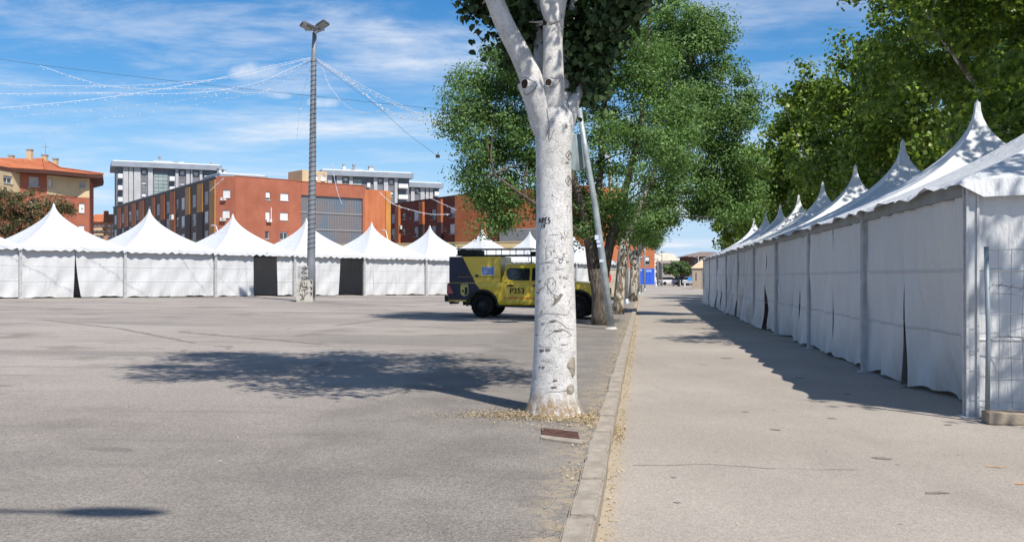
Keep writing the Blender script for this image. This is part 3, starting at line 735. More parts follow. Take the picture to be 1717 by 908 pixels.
# marks on the trunk, laid on its round surface
def trunk_r(py):
    for (a, b) in zip(TP[:-1], TP[1:]):
        if b[1] <= py <= a[1]: q = (a[1]-py)/(a[1]-b[1]); return (a[0]+(b[0]-a[0])*q, (a[2]+(b[2]-a[2])*q)/2)
    return (930, 34)
def onbark(px, py, lift=.004):
    c, rad = trunk_r(py); s = max(-.985, min(.985, (px-c)/rad)); p = t1(c, py); R = rad/S1*1.012+lift
    return Vector((p.x+R*s, p.y-R*math.sqrt(1-s*s), p.z))
def stroke(pts, wpx, mat, name, lift=.003, parent=t, proj=onbark):
    P = [(Vector(a).lerp(Vector(b), i/4)) for a, b in zip(pts[:-1], pts[1:]) for i in range(4)]+[Vector(pts[-1])]
    Q = [proj(p.x, p.y, lift) for p in P]; mb = MB(); mb.tube(Q, [wpx/2/S1*(.5 if i in (0, len(Q)-1) else 1) for i in range(len(Q))], 5)
    return part(name, mb, mat, parent, world=True)
# ARES 19
for pts in ([(903, 375), (905, 366), (907, 375)], [(903.6, 372), (906.6, 372)], [(908.5, 375), (908.5, 366), (911.5, 367), (911, 370), (908.5, 370.5), (912, 375)], [(916.5, 366), (913.5, 366), (913.5, 375), (917, 375)], [(913.5, 370), (916, 370)],
            [(921.5, 366.5), (918.8, 367), (919, 370), (921.5, 371), (921, 374.5), (918.3, 375)]):
    stroke(pts, 1.5, BLACK, 'carved_letter', .0012)
stroke([(908, 378), (908, 383)], 1.4, BLACK, 'carved_letter', .0012)
stroke([(913, 381), (911, 380.5), (911, 378), (913.2, 378), (913, 383)], 1.3, BLACK, 'carved_letter', .0012)
# heart
stroke([(938.5, 442), (935.5, 437), (936.5, 433.5), (939, 435.5), (941.5, 433), (942.8, 436), (938.5, 442)], 1.1, CARVE, 'carved_heart', .001)
# small carved initials and lines
rr = random.Random(21)
for (x, y) in ((944, 427), (948, 424), (938, 464), (944, 465), (948, 467), (912, 450), (918, 447), (914, 470), (920, 468), (926, 474), (931, 470), (923, 425), (928, 421), (914, 405), (940, 400), (945, 392), (953, 505), (956, 515), (952, 522), (957, 498), (905, 460), (906, 482), (945, 480), (910, 428), (950, 440), (932, 448), (908, 520), (950, 350), (905, 345), (925, 330)):
    k = rr.choice('ANMLVTIH'); s = rr.uniform(1.6, 3.4)
    G = {'A': [(-.5, 1), (0, -1), (.5, 1)], 'N': [(-.5, 1), (-.5, -1), (.5, 1), (.5, -1)], 'M': [(-.7, 1), (-.5, -1), (0, .3), (.5, -1), (.7, 1)], 'L': [(-.4, -1), (-.4, 1), (.6, 1)], 'V': [(-.5, -1), (0, 1), (.5, -1)], 'T': [(-.6, -1), (.6, -1), (0, -1), (0, 1)], 'I': [(0, -1), (0, 1)], 'H': [(-.5, -1), (-.5, 1), (-.5, 0), (.5, 0), (.5, -1), (.5, 1)]}[k]
    stroke([(x+a*s*.8, y+b*s) for a, b in G], .55, CARVE, 'carved_mark', .0005)
for pts in ([(903, 487), (912, 480), (914, 472), (924, 490), (938, 497)], [(910, 555), (918, 538), (930, 534), (940, 540), (948, 548), (960, 552)], [(918, 560), (928, 552), (940, 549), (952, 556), (958, 562)], [(902, 528), (915, 522), (935, 524), (950, 527)], [(905, 440), (930, 441)], [(903, 433), (958, 431)], [(915, 415), (915, 440), (928, 436)], [(930, 452), (945, 450)], [(905, 380), (905, 402)], [(920, 395), (935, 394)],
            [(938, 390), (946, 404)], [(946, 404), (951, 388)], [(918, 466), (918, 490), (928, 486), (931, 474), (926, 465), (918, 466)], [(903, 575), (912, 578), (925, 577)], [(907, 600), (930, 601)], [(915, 650), (935, 651), (950, 649)]):
    stroke(pts, .6, CARVE, 'carved_mark', .0002)
def blotch(pts, mat, name, lift=.002, sub=1):
    mb = MB(); n = len(pts); cx = sum(p[0] for p in pts)/n; cy = sum(p[1] for p in pts)/n; vs = [onbark(cx, cy, lift*2.0)]
    for q in (.5, 1): vs += [onbark(cx+(x-cx)*q, cy+(y-cy)*q, lift*(1.7 if q == .5 else -1)) for x, y in pts]
    fs = [(0, 1+i, 1+(i+1) % n) for i in range(n)]+[(1+i, 1+n+i, 1+n+(i+1) % n, 1+(i+1) % n) for i in range(n)]
    mb.add(vs, fs); return part(name, mb, mat, t, world=True, smooth=True)
blotch([(923, 512), (928, 503), (927, 494), (932, 499), (938, 491), (943, 493), (936, 503), (930, 509)], CARVE, 'bark_wound')
blotch([(946, 612), (950, 598), (956, 593), (963, 593), (965, 612), (963, 630), (958, 634), (953, 622)], SCAR, 'bark_wound', .008)
blotch([(947, 652), (949, 642), (956, 639), (962, 643), (962, 653), (957, 659), (950, 658)], SCAR, 'bark_wound', .006)
for (x, y, a, b) in ((908, 585, 4, 2.6), (918, 583, 5, 2.2), (929, 633, 4, 2), (928, 644, 6, 1.5), (910, 612, 3, 1.5), (905, 612, 2, 1.3), (934, 552, 9, 1.6), (926, 536, 6, 1.7), (945, 575, 6, 1), (910, 540, 4, 1), (953, 262, 1.5, 4), (952, 305, 2, 4), (950, 275, 3, 2), (900, 560, 3, 1.5), (902, 490, 3, 2), (904, 470, 3, 1.2), (948, 215, 3, 5)):
    blotch([(x+a*math.cos(q*math.pi/4)*rr.uniform(.7, 1.2), y+b*math.sin(q*math.pi/4)*rr.uniform(.7, 1.2)) for q in range(8)], CARVE, 'lenticel', .0015)
for pts in ([(947, 262), (953, 254), (959, 262), (953, 270), (947, 262)], [(946, 305), (952, 296), (958, 306), (952, 313), (946, 305)], [(938, 188), (944, 180), (950, 190)], [(914, 235), (918, 222), (920, 240)], [(921, 240), (929, 218)], [(910, 165), (917, 190), (921, 232)], [(946, 130), (950, 160), (953, 190)]):
    stroke(pts, 1.1, CARVE, 'carved_mark', .0004)
# pruned-branch holes: a low lip round a dark hollow, with the old bark folds about them
def limbproj(i):
    P = LB[i]; k = len(P)-1
    def f(px, py, lift=.0):
        for j in range(1, k):
            (xa, ya, wa), (xb, yb, wb) = P[j], P[j+1]
            if yb <= py <= ya or j == k-1:
                q = (ya-py)/(ya-yb); c = xa+(xb-xa)*q; rad = (wa+(wb-wa)*q)/2; s_ = max(-.95, min(.95, (px-c)/rad)); d0 = LD[i][0]+(LD[i][1]-LD[i][0])*(j+q)/k
                p = t1(c, py, d0); R = rad/S1+lift; return Vector((p.x+R*s_, p.y-R*math.sqrt(1-s_*s_), p.z))
    return f
for (px, py, rx, ry, i) in ((880, 146, 5.2, 7.2, 0), (919, 145, 4.6, 6.0, 1), (914, 43, 3.4, 6.5, 1), (952, 181, 5.0, 3.2, 4)):
    f_ = limbproj(i); mb = MB(); n = 16; ring = []
    for q, lf_ in ((1.0, .006), (.72, .006), (.38, .004)): ring += [f_(px+rx*q*math.cos(2*math.pi*k/n)*(1+.12*math.sin(3*k)), py+ry*q*math.sin(2*math.pi*k/n)*(1+.1*math.cos(2*k)), lf_+.003) for k in range(n)]
    ring.append(f_(px, py, .005)); mb.add(ring, [(a_*n+k, a_*n+(k+1) % n, (a_+1)*n+(k+1) % n, (a_+1)*n+k) for a_ in (0, 1) for k in range(n)]+[(2*n+k, 2*n+(k+1) % n, 3*n) for k in range(n)]); part('branch_scar', mb, HOLE, t, world=True, smooth=True)
    mb = MB(); mb.tube([f_(px+rx*1.08*math.cos(2*math.pi*k/n), py+ry*1.08*math.sin(2*math.pi*k/n), .002) for k in range(n+1)], [.007+.003*math.sin(k*1.7) for k in range(n+1)], 6); part('branch_collar', mb, WBARK, t, world=True, smooth=True)
for i, pts in ((0, [(872, 137), (880, 136), (892, 142), (900, 146)]), (0, [(900, 148), (894, 158), (884, 164), (874, 160), (869, 152)]), (1, [(911, 138), (920, 136.5), (933, 139), (939, 138)]), (1, [(938, 140), (932, 149), (923, 153), (914, 151)]), (1, [(913, 52), (924, 49), (938, 43)]), (1, [(940, 30), (941, 38)]), (1, [(938, 132), (938.5, 142)]), (0, [(870, 127), (874, 121)]), (0, [(842, 68), (846, 74), (853, 78)])):
    stroke(pts, 1.2, CARVE, 'bark_fold', .0, proj=limbproj(i))
# tree pit with a rusty plate and leaf litter
pit = onground(962, 733)
tp = thing('tree_grate_plate', 'rusty reddish iron plate lying flat at the foot of the white poplar', 'plate', (pit.x, pit.y, pit.z))
mb = MB(); a, b, c, d = [onground(x, y)-pit for x, y in ((911, 741), (907, 752), (968, 760), (970, 748))]
def slab(mb, pts, h, z0=0.0): mb.hexa([(p.x, p.y, p.z+z0) for p in pts], [(p.x, p.y, p.z+z0+h) for p in pts])
mb = MB(); q = [onground(x, y)-pit for x, y in ((909, 731), (907, 718), (969, 725), (972, 737))]; q = [q[0], q[3], q[2], q[1]]; slab(mb, q, .022, -.012); part('plate', mb, RUST, tp, bevel=.004)
mb = MB(); q = [onground(x, y)-pit for x, y in ((906, 736), (976, 746), (977, 740), (907, 731.5))]; slab(mb, q, .03, -.012); part('edging', mb, KERB, tp, bevel=.006)
def litter(name, label, pts, size, seed, spread_n):
    rs_ = np.random.RandomState(seed); C = []
    for (x, y, sx, sy, m) in pts:
        for _ in range(m):
            a = x+rs_.normal()*sx; b = y+rs_.normal()*sy
            if m > 100 and dleft(a, b) < -.1: continue
            C.append((a, b, gz(a, b)+.006+abs(rs_.normal())*.006))
    C = np.array(C); me = leaves('dry_leaves', C, np.zeros_like(C), size, 'oval', rs_, 0, upw=2.2, outw=0, rnd=.9); me.materials.append(DRY)
    o = link(name, me, None); tag(o, label, 'leaves', kind='stuff'); return o
pl = [(B1.x, B1.y-.18, .46, .17, 1900), (B1.x-.35, B1.y-.05, .16, .13, 420), (B1.x+.1, B1.y-.95, .3, .12, 120), (B1.x+.25, B1.y-.42, .42, .15, 1300), (B1.x+.55, B1.y-.70, .16, .20, 600), (B1.x-.5, B1.y-.25, .30, .09, 420), (B1.x, B1.y+.2, .3, .15, 150)]
for i in range(170):
    tt = 3+i*.16; g = rng.random(); p = sl(-.05, tt); pl.append((p.x, p.y, .028, .09, int(4+18*g*g)))
    if rng.random() < .45:
        p = sl(KW+.06, tt); pl.append((p.x, p.y, .05, .09, int(3+22*rng.random()**2)))
for i in range(60):
    p = sl(rng.uniform(-2.5, 6), rng.uniform(4, 26)); pl.append((p.x, p.y, .02, .02, 1))
rs_ = np.random.RandomState(9); C = []
for i in range(170):
    p = sl(rs_.uniform(-4.2, 14), rs_.uniform(4.5, 40)); C.append((p.x, p.y, gz(p.x, p.y)+.007))
C = np.array(C); me = leaves('litter', C, np.zeros_like(C), .03, 'oval', rs_, 0, upw=3, outw=0, rnd=.5); me.materials.append(leaf_mat('litter_scrap', [(0.10, 0.09, 0.08), (0.30, 0.25, 0.2), (0.62, 0.60, 0.57), (0.16, 0.13, 0.1)], .05, .9, .1))
tag(link('ground_litter', me, None), 'small pebbles and scraps scattered over plaza and street', 'litter', kind='stuff')
litter('dry_leaves', 'scattered dry tan leaves along the kerb and round the poplar foot', pl, .024, 3, 0)

# ---- elm and the others down the left of the street
def ell_px(Z, lst):
    out = []
    for e in lst:
        px, py, rx, ry = e[:4]; dz = e[4] if len(e) > 4 else 0; p = at(px, py, Z); s = F/Z
        out.append(((p.x, p.y+dz, p.z), (rx/s, max(.8, min(2.4, (rx+ry)/2/s)), ry/s)))
    return out
def path_px(Z, lst, dz=0): return [at(x, y, Z)+Vector((0, dz*i/(len(lst)-1), 0)) for i, (x, y, _) in enumerate(lst)], [wd/2*Z/F for *_, wd in lst]
B2 = onground(1007, 544); Z2 = B2.y
tree('elm_tree', 'broad green elm with rough dark trunk beside the leaning pole', B2, path_px(Z2, [(1007, 549, 34), (1006, 530, 29), (1006, 495, 27), (1003, 450, 34)]),
     [path_px(Z2, [(997, 470, 20), (989, 410, 18), (972, 330, 14), (935, 230, 10), (890, 140, 6), (850, 80, 3)]), path_px(Z2, [(1010, 470, 20), (1024, 405, 16), (1044, 340, 13), (1075, 220, 9), (1090, 90, 5), (1095, 0, 3)], .6),
      path_px(Z2, [(985, 400, 12), (940, 370, 9), (880, 335, 6), (830, 300, 3)], -1.2), path_px(Z2, [(1004, 460, 18), (1000, 380, 14), (1010, 270, 11), (1020, 130, 8), (1010, 0, 4)], 1)],
     ell_px(Z2, [(800, 170, 60, 80, .3), (835, 255, 70, 80, .5), (815, 330, 50, 50), (870, 140, 60, 90, -.3), (805, 125, 42, 48), (785, 215, 48, 55, -.4), (830, 300, 58, 60), (865, 200, 62, 85, .6), (845, 365, 50, 34, -.4), (890, 95, 60, 80), (905, 310, 60, 70, .8), (1030, 60, 95, 100), (1020, 190, 95, 95, .8), (1075, 280, 75, 75, -.8), (1000, 320, 85, 75, 1.), (1060, 370, 52, 42), (960, 370, 55, 42, .4), (1100, 150, 65, 95, .6), (1130, 235, 50, 60), (940, -20, 110, 70, .3)]),
     480, 250, .50, 'oval', LELM, EBARK, .090, 12, twigs=90, droop=.5, shell=.5, group='trees along the left of the street')
B3 = onground(1037, 526); Z3 = B3.y
tree('poplar_tree', 'slim tree with flaky pale trunk, dark at the foot, right behind the leaning pole', B3, path_px(Z3, [(1036, 527, 22), (1037, 505, 18), (1040, 470, 16), (1045, 425, 18), (1048, 400, 14)]),
     [path_px(Z3, [(1047, 420, 10), (1075, 340, 8), (1120, 230, 6), (1160, 110, 4), (1180, 10, 2)]), path_px(Z3, [(1048, 410, 9), (1060, 360, 8), (1110, 320, 7), (1180, 270, 5), (1240, 230, 2)], .6), path_px(Z3, [(1044, 425, 9), (1030, 350, 7), (1020, 250, 5)], .5)],
     ell_px(Z3, [(1165, 60, 55, 75), (1205, 90, 45, 60), (1120, 70, 70, 90, .6), (1215, 190, 52, 70), (1150, 190, 75, 90, .4), (1235, 275, 46, 58), (1180, 300, 70, 52, .2), (1110, 330, 55, 50), (1075, 385, 42, 34), (1250, 330, 30, 32), (1200, 345, 46, 28)]),
     380, 220, .56, 'oval', LELM, PBARK, .115, 14, twigs=80, droop=.5, shell=.5, group='trees along the left of the street')
for i, (px, py, wd, lab, els) in enumerate((
   (1061, 505, 13, 'forked pale-barked tree beyond the thin grey post by the kerb', [(1078, 378, 44, 40), (1105, 350, 36, 44), (1060, 372, 28, 38)]),
   (1068, 493, 8, 'slender pale tree farthest along the left kerb', [(1090, 392, 26, 24), (1072, 395, 20, 22)]))):
    b = onground(px, py); Zb = b.y
    tree('poplar_tree', lab, b, path_px(Zb, [(px, py+1, wd*1.3), (px+1, py-30, wd), (px+2, py-62, wd*.9), (px+3, py-85, wd*.6)]),
         [path_px(Zb, [(px+2, py-55, wd*.6), (px+14, py-95, wd*.4), (px+30, py-140, wd*.15)]), path_px(Zb, [(px+1, py-55, wd*.6), (px-8, py-95, wd*.4), (px-8, py-130, wd*.15)])],
         ell_px(Zb, els), 60, 120, .55, 'oval', LELM, PBARK, .15, 40+i, twigs=20, group='trees along the left of the street')
# ---- plane trees behind the tents on the right: (along street, lateral from the tent wall)
WALLD = -dleft(corner.x, corner.y)
def plane_tree(tt, lat, H, R, seed, label, n, per=42, size=.20, lobes=9, low=3.4):
    b = sl(-(WALLD+lat), tt); r = random.Random(seed); b.z = 0
    trunk = ([b, b+Vector((.05, 0, 1.2)), b+Vector((r.gauss(0, .08), r.gauss(0, .08), 2.6)), b+Vector((r.gauss(0, .12), r.gauss(0, .12), 3.6))], [.30, .23, .20, .19])
    limbs = []; ells = [((b.x, b.y, H*.66), (R*.72, R*.72, H*.30))]
    for i in range(lobes):
        a = 2*math.pi*(i+r.uniform(-.3, .3))/lobes; rr_ = R*r.uniform(.55, .78); zc = r.uniform(low+1.0, H*.82)
        c = b+Vector((math.cos(a)*rr_, math.sin(a)*rr_, zc)); ells.append(((c.x, c.y, c.z), (R*r.uniform(.32, .45), R*r.uniform(.32, .45), R*r.uniform(.28, .42))))
        if i % 2 == 0:
            s = trunk[0][-1]; P = wobble(s-Vector((0, 0, .3)), c, 5, .12, r); limbs.append((P, [.11, .095, .08, .06, .04, .02]))
    for i in range(3):
        a = r.uniform(0, 6.28); c = b+Vector((math.cos(a)*R*.3, math.sin(a)*R*.3, H-R*.35)); ells.append(((c.x, c.y, c.z), (R*.4, R*.4, R*.38)))
    P = wobble(trunk[0][-1]-Vector((0, 0, .3)), b+Vector((0, 0, H*.85)), 5, .15, r); limbs.append((P, [.14, .12, .1, .07, .05, .02]))
    return tree('plane_tree', label, b, trunk, limbs, ells, int(n*.48), int(per*2.4), .64, 'star' if tt < 30 else 'heart', LPLA, PBARK, size, seed, twigs=50, shell=.5, group='plane trees behind the tents on the right', zmin=low, flat=.8)
plane_tree(18.0, 6.9, 12.0, 4.5, 51, 'yellow-green plane tree filling the top right corner of the photo', 620, 62, .145)
plane_tree(9.0, 7.6, 11.5, 4.4, 58, 'plane tree beyond the right edge, shading the nearest tent', 300, 44, .17)
plane_tree(27.0, 7.2, 13.0, 4.6, 52, 'tall plane tree rising behind the second nearest tent peak', 600, 62, .150)
plane_tree(37.0, 8.0, 13.2, 4.6, 53, 'tall plane tree behind the third and fourth tent peaks', 560, 58, .160)
plane_tree(46.0, 7.4, 12.6, 4.6, 54, 'plane tree behind the fifth tent peak, its crown edge against the sky', 520, 54, .175)
plane_tree(55.5, 6.4, 11.6, 4.6, 55, 'plane tree behind the farthest tents of the street row', 480, 50, .190)
plane_tree(64.5, 4.6, 9.8, 4.2, 56, 'plane tree hanging over the far end of the tent row', 420, 46, .205, low=3.0)
plane_tree(74.0, 5.4, 9.5, 4.0, 57, 'farthest plane tree, dark crown over the beige kiosk', 320, 42, .22, low=3.2)
# ---- trees behind the tents on the left
for (px, Z, els, lab, mat, n, sz) in ((50, 78, [(20, 335, 50, 30), (70, 345, 50, 28), (5, 385, 60, 35), (60, 385, 50, 40), (105, 348, 24, 14), (40, 360, 60, 40)], 'rusty green tree behind the tents at the left edge', LMIX, 330, .20),
                                      (318, 100, [(306, 408, 14, 8), (322, 414, 14, 8)], 'low green bush showing above the tents before the brown facade', LFAR, 30, .22),
                                      (752, 112, [(748, 416, 16, 9), (760, 420, 12, 8)], 'yellowish bush in front of the pale yellow wall', LFAR, 30, .24),
                                      (1138, 150, [(1128, 452, 16, 11), (1145, 450, 15, 12), (1137, 443, 14, 7), (1153, 455, 9, 8)], 'small round green tree at the far end of the street', LFAR, 90, .40)):
    g = at(px, 464, Z); g.z = gz(g.x, g.y)
    top = max(els, key=lambda e: -e[1])
    tree('broadleaf_tree' if n > 50 else 'bush', lab, g, ([g, g+Vector((.05, 0, 1.2)), at(px, top[1]+20, Z)], [.22, .17, .12]), [], ell_px(Z, els), n//2, 80, .6, 'oval', mat, EBARK, sz, int(px), cat='tree' if n > 50 else 'bush', twigs=15)
# ------------------------------------------------------------------ yellow pickup
YEL = paint_mat('yellow_paint', (0.74, 0.53, 0.022), .30); NAVY = paint_mat('navy_film', (0.010, 0.014, 0.045), .5, .08); ORA = paint_mat('orange_film', (0.62, 0.27, 0.03), .4, .2)
RUB = plain('tyre_rubber', (0.016, 0.016, 0.017), .9, 0, .25, 8, .2); RIM = plain('dark_steel_rim', (0.03, 0.03, 0.033), .45, .5, .2, 8)
PLAS = plain('black_plastic', (0.022, 0.023, 0.025), .65, 0, .2, 8); GLS = glass_mat('car_glass', (0.015, 0.02, 0.025), .04); REDL = glass_mat('red_lens', (0.42, 0.012, 0.02), .15)
CHR = plain('lamp_chrome', (0.65, 0.66, 0.68), .15, .9, .05); CLEAR = glass_mat('lamp_glass', (0.30, 0.32, 0.34), .05); DECW = plain('white_film', (0.62, 0.68, 0.80), .5, 0, .05); DECB = plain('blue_film', (0.10, 0.20, 0.55), .5, 0, .05); DECY = plain('crest_yellow', (0.62, 0.56, 0.14), .5, 0, .05)
def extrude_y(poly, y0, y1):
    mb = MB(); n = len(poly); mb.add([(x, y0, z) for x, z in poly]+[(x, y1, z) for x, z in poly], [tuple(range(n)), tuple(range(2*n-1, n-1, -1))]+[(i, (i+1) % n, n+(i+1) % n, n+i) for i in range(n)]); return mb
AX = (1.22, 4.30); WR = .375; AR = .475
def arc(cx, a0, a1, r=AR, n=14, cz=WR): return [(cx+r*math.cos(math.radians(a0+(a1-a0)*i/n)), cz+r*math.sin(math.radians(a0+(a1-a0)*i/n))) for i in range(n+1)]
TH = math.radians(12)
nw = onground(810, 531.5)                       # contact of the near rear wheel
hd = Vector((math.cos(TH), -math.sin(TH), 0)); lf = Vector((math.sin(TH), math.cos(TH), 0))
tl = nw-hd*AX[0]+lf*.80; tl.z = gz(nw.x, nw.y)-.002
tk = thing('pickup_truck', 'yellow and navy double-cab pickup with box body and roof rack, parked behind the white trunk', 'pickup', tl, -TH)
prof = [(.10, .52), (.05, .80), (.06, 1.10), (1.84, 1.13), (4.02, 1.16), (4.5, 1.13), (4.95, 1.05), (5.14, .95), (5.20, .70), (5.16, .46), (4.80, .42)] + arc(AX[1], 8, 172) + [(3.80, .40), (1.72, .40)] + arc(AX[0], 8, 172) + [(.70, .50)]
part('body', extrude_y(prof, -.90, .90), YEL, tk, bevel=.035, autos=True)
mb = MB(); mb.box((2.6, 0, .48), (4.2, 1.25, .2)); part('chassis', mb, PLAS, tk)
for cx in AX: mb = MB(); mb.box((cx, 0, .62), (.98, 1.30, .50)); part('wheel_well', mb, PLAS, tk)
mb = MB(); b_ = [(1.80, -.87, 1.12), (4.06, -.87, 1.14), (4.06, .87, 1.14), (1.80, .87, 1.12)]; t_ = [(1.98, -.70, 1.70), (3.38, -.68, 1.72), (3.38, .68, 1.72), (1.98, .70, 1.70)]
mb.hexa(b_, t_); cab = part('cab', mb, YEL, tk, bevel=.055, seg=3, autos=True)
def side_pt(x, z, s=-1, lift=.0): return (x, s*(.87-(z-1.13)/.57*.17+lift), z)
def side_panel(name, pts, mat, parent, s=-1, lift=.006, th=.02):
    mb = MB(); n = len(pts); o = [side_pt(x, z, s, lift) for x, z in pts]; i_ = [side_pt(x, z, s, lift-th) for x, z in pts]
    mb.add(o+i_, [tuple(range(n)), tuple(range(2*n-1, n-1, -1))]+[(i, (i+1) % n, n+(i+1) % n, n+i) for i in range(n)])
    return part(name, mb, mat, parent)
WREAR = [(2.02, 1.50), (2.00, 1.40), (2.06, 1.28), (2.14, 1.215), (2.72, 1.195), (2.72, 1.55), (2.10, 1.56)]
WFRONT = [(2.84, 1.195), (3.86, 1.19), (3.62, 1.40), (3.40, 1.56), (2.84, 1.56)]
def grow(pts, k):
    cx = sum(p[0] for p in pts)/len(pts); cz = sum(p[1] for p in pts)/len(pts); return [(x+(k if x > cx else -k), z+(k if z > cz else -k)) for x, z in pts]
for s in (-1, 1):
    for wp in (WREAR, WFRONT):
        wn = side_panel('side_window', grow(wp, .022), PLAS, tk, s, .003); side_panel('pane', wp, GLS, wn, s, .007)
mb = MB(); q = lambda x, y, z: (x+.012, y, z+.006)
mb.quad(q(4.0, -.74, 1.19), q(4.0, .74, 1.19), q(3.44, .60, 1.66), q(3.44, -.60, 1.66)); part('windscreen', mb, GLS, tk)
# doors: proud skins with gaps between, handles, sill
for s in (-1, 1):
    for (x0, x1) in ((1.90, 2.755), (2.775, 3.79)):
        pts = [(x0+.10 if x0 < 2 else x0, .46), (x1, .46), (x1, 1.13), (x0, 1.13)] if x0 < 2 else [(x0, .46), (x1-.06, .46), (x1, .60), (x1, 1.13), (x0, 1.13)]
        n = len(pts); mb = MB(); mb.add([(x, s*.902, z) for x, z in pts]+[(x, s*.912, z) for x, z in pts], [tuple(range(n)), tuple(range(2*n-1, n-1, -1))]+[(i, (i+1) % n, n+(i+1) % n, n+i) for i in range(n)])
        d_ = part('door', mb, YEL, tk, bevel=.004, seg=1)
        xh = x0+.14 if x0 < 2 else x0+.10
        mb = MB(); mb.box((xh+.09, s*.93, 1.02), (.22, .03, .035)); mb.box((xh+.09, s*.915, 1.02), (.15, .012, .06)); part('handle', mb, PLAS, d_, bevel=.006)
    mb = MB(); mb.box((2.8, s*.86, .36), (2.1, .12, .05)); part('side_step', mb, PLAS, tk, bevel=.01)
    for cx in AX:                             # black wheel-arch flares
        o_ = arc(cx, -2, 182, AR+.055); i_ = arc(cx, -2, 182, AR-.01); k = len(o_); mb = MB()
        yi, yo = s*.88, s*.925
        mb.add([(x, yo, z) for x, z in i_]+[(x, yo-s*.01, z) for x, z in o_]+[(x, yi, z) for x, z in i_]+[(x, yi, z) for x, z in o_],
               [f for i in range(k-1) for f in ((i, i+1, k+i+1, k+i), (2*k+i, 2*k+i+1, i+1, i), (k+i, k+i+1, 3*k+i+1, 3*k+i))])
        part('wheel_arch', mb, PLAS, tk, autos=True)
        mb = MB(); w_ = .25                   # wheel
        wl = part('wheel', mb.lathe([(.20, -w_/2+.035), (.23, -w_/2+.01), (.30, -w_/2), (.350, -w_/2+.02), (WR, -w_/2+.06), (WR, w_/2-.06), (.350, w_/2-.02), (.30, w_/2), (.23, w_/2-.01), (.20, w_/2-.035)], 36, (cx, s*.80, WR), 'y'), RUB, tk, autos=True)
        mb = MB(); yo = s*.80+s*.07; mb.lathe([(.215, s*.045), (.20, s*.03), (.19, -s*.02), (.15, -s*.015), (.13, s*.015), (.08, s*.02), (.07, s*.035), (.04, s*.04), (.001, s*.04)], 28, (cx, yo, WR), 'y'); rm = part('rim', mb, RIM, wl, autos=True)
        mb = MB()
        for k2 in range(8):
            a = k2*math.pi/4+.2; c = (cx+.165*math.cos(a), yo+s*.004, WR+.165*math.sin(a)); mb.ball(c, (.018, .012, .018), 8, 4)
        part('rim_hole', mb, BLACK, rm)
        mb = MB()
        for k2 in range(44):                  # tread blocks
            a = k2*2*math.pi/44; mb.box((cx+(WR-.002)*math.cos(a), s*.80+(.045 if k2 % 2 else -.045), WR+(WR-.002)*math.sin(a)), (.014, .09, .034), mat=Matrix.Rotation(-a, 3, 'Y'))
        part('tread', mb, RUB, wl)
# box body on the bed
mb = MB(); mb.box((.95, 0, 1.525), (1.70, 1.66, .845)); bx = part('box_body', mb, YEL, tk, bevel=.018)
for s in (-1, 1):
    mb = MB(); mb.box((1.08, s*.832, 1.30), (1.38, .012, .02)); mb.box((1.55, s*.832, 1.55), (.012, .012, .72)); part('box_trim', mb, plain('dull_gold', (0.24, 0.19, 0.04), .6), bx)
    pts = [(.105, 1.935), (.55, 1.935), (.97, 1.115), (.105, 1.115)]; part('navy_panel', extrude_y(pts, s*.831, s*.836), NAVY, tk)
    pts = [(.065, 1.095), (.985, 1.095), (1.17, .85)]+arc(AX[0], 96, 166, AR+.03)+[(.66, .56), (.10, .56), (.075, .8)]; part('navy_panel', extrude_y(pts, s*.901, s*.905), NAVY, tk)
    mb = MB(); mb.hexa([(.03, s*.78, .74), (.30, s*.78, .76), (.28, s*.922, .76), (.04, s*.905, .74)], [(.04, s*.78, 1.06), (.12, s*.78, 1.06), (.12, s*.915, 1.06), (.05, s*.90, 1.06)]); part('tail_light', mb, REDL, tk, bevel=.01)
    mb = MB(); mb.hexa([(4.78, s*.80, .86), (5.10, s*.70, .83), (5.16, s*.72, .84), (4.80, s*.905, .90)], [(4.78, s*.80, .99), (5.10, s*.70, .94), (5.15, s*.72, .94), (4.74, s*.90, 1.01)]); hl = part('headlight', mb, CLEAR, tk, bevel=.012)
    mb = MB(); mb.hexa([(4.86, s*.82, .84), (5.14, s*.71, .82), (5.18, s*.73, .82), (4.86, s*.908, .86)], [(4.86, s*.82, .875), (5.14, s*.71, .85), (5.18, s*.73, .85), (4.86, s*.908, .90)]); part('lamp_trim', mb, PLAS, hl)
    mb = MB(); mb.box((3.62, s*1.0, 1.22), (.12, .2, .17)); mb.box((3.66, s*.9, 1.17), (.05, .08, .04)); part('mirror', mb, PLAS, tk, bevel=.03)
mb = MB(); mb.box((.05, 0, .60), (.20, 1.74, .20)); mb.box((.0, 0, .52), (.12, .5, .08)); part('rear_bumper', mb, PLAS, tk, bevel=.03)
mb = MB(); mb.tube([(-.02, 0, .42), (-.10, 0, .42), (-.12, 0, .47)], .025, 8); mb.box((.05, 0, .44), (.22, .4, .06)); part('tow_bar', mb, PLAS, tk)
mb = MB(); mb.box((5.16, 0, .52), (.22, 1.72, .24)); part('front_bumper', mb, PLAS, tk, bevel=.05)
mb = MB(); mb.box((5.17, 0, .82), (.05, 1.1, .24)); part('grille', mb, PLAS, tk, bevel=.02)
mb = MB(); mb.box((5.285, .0, .50), (.012, .52, .11)); part('number_plate', mb, DECW, tk)
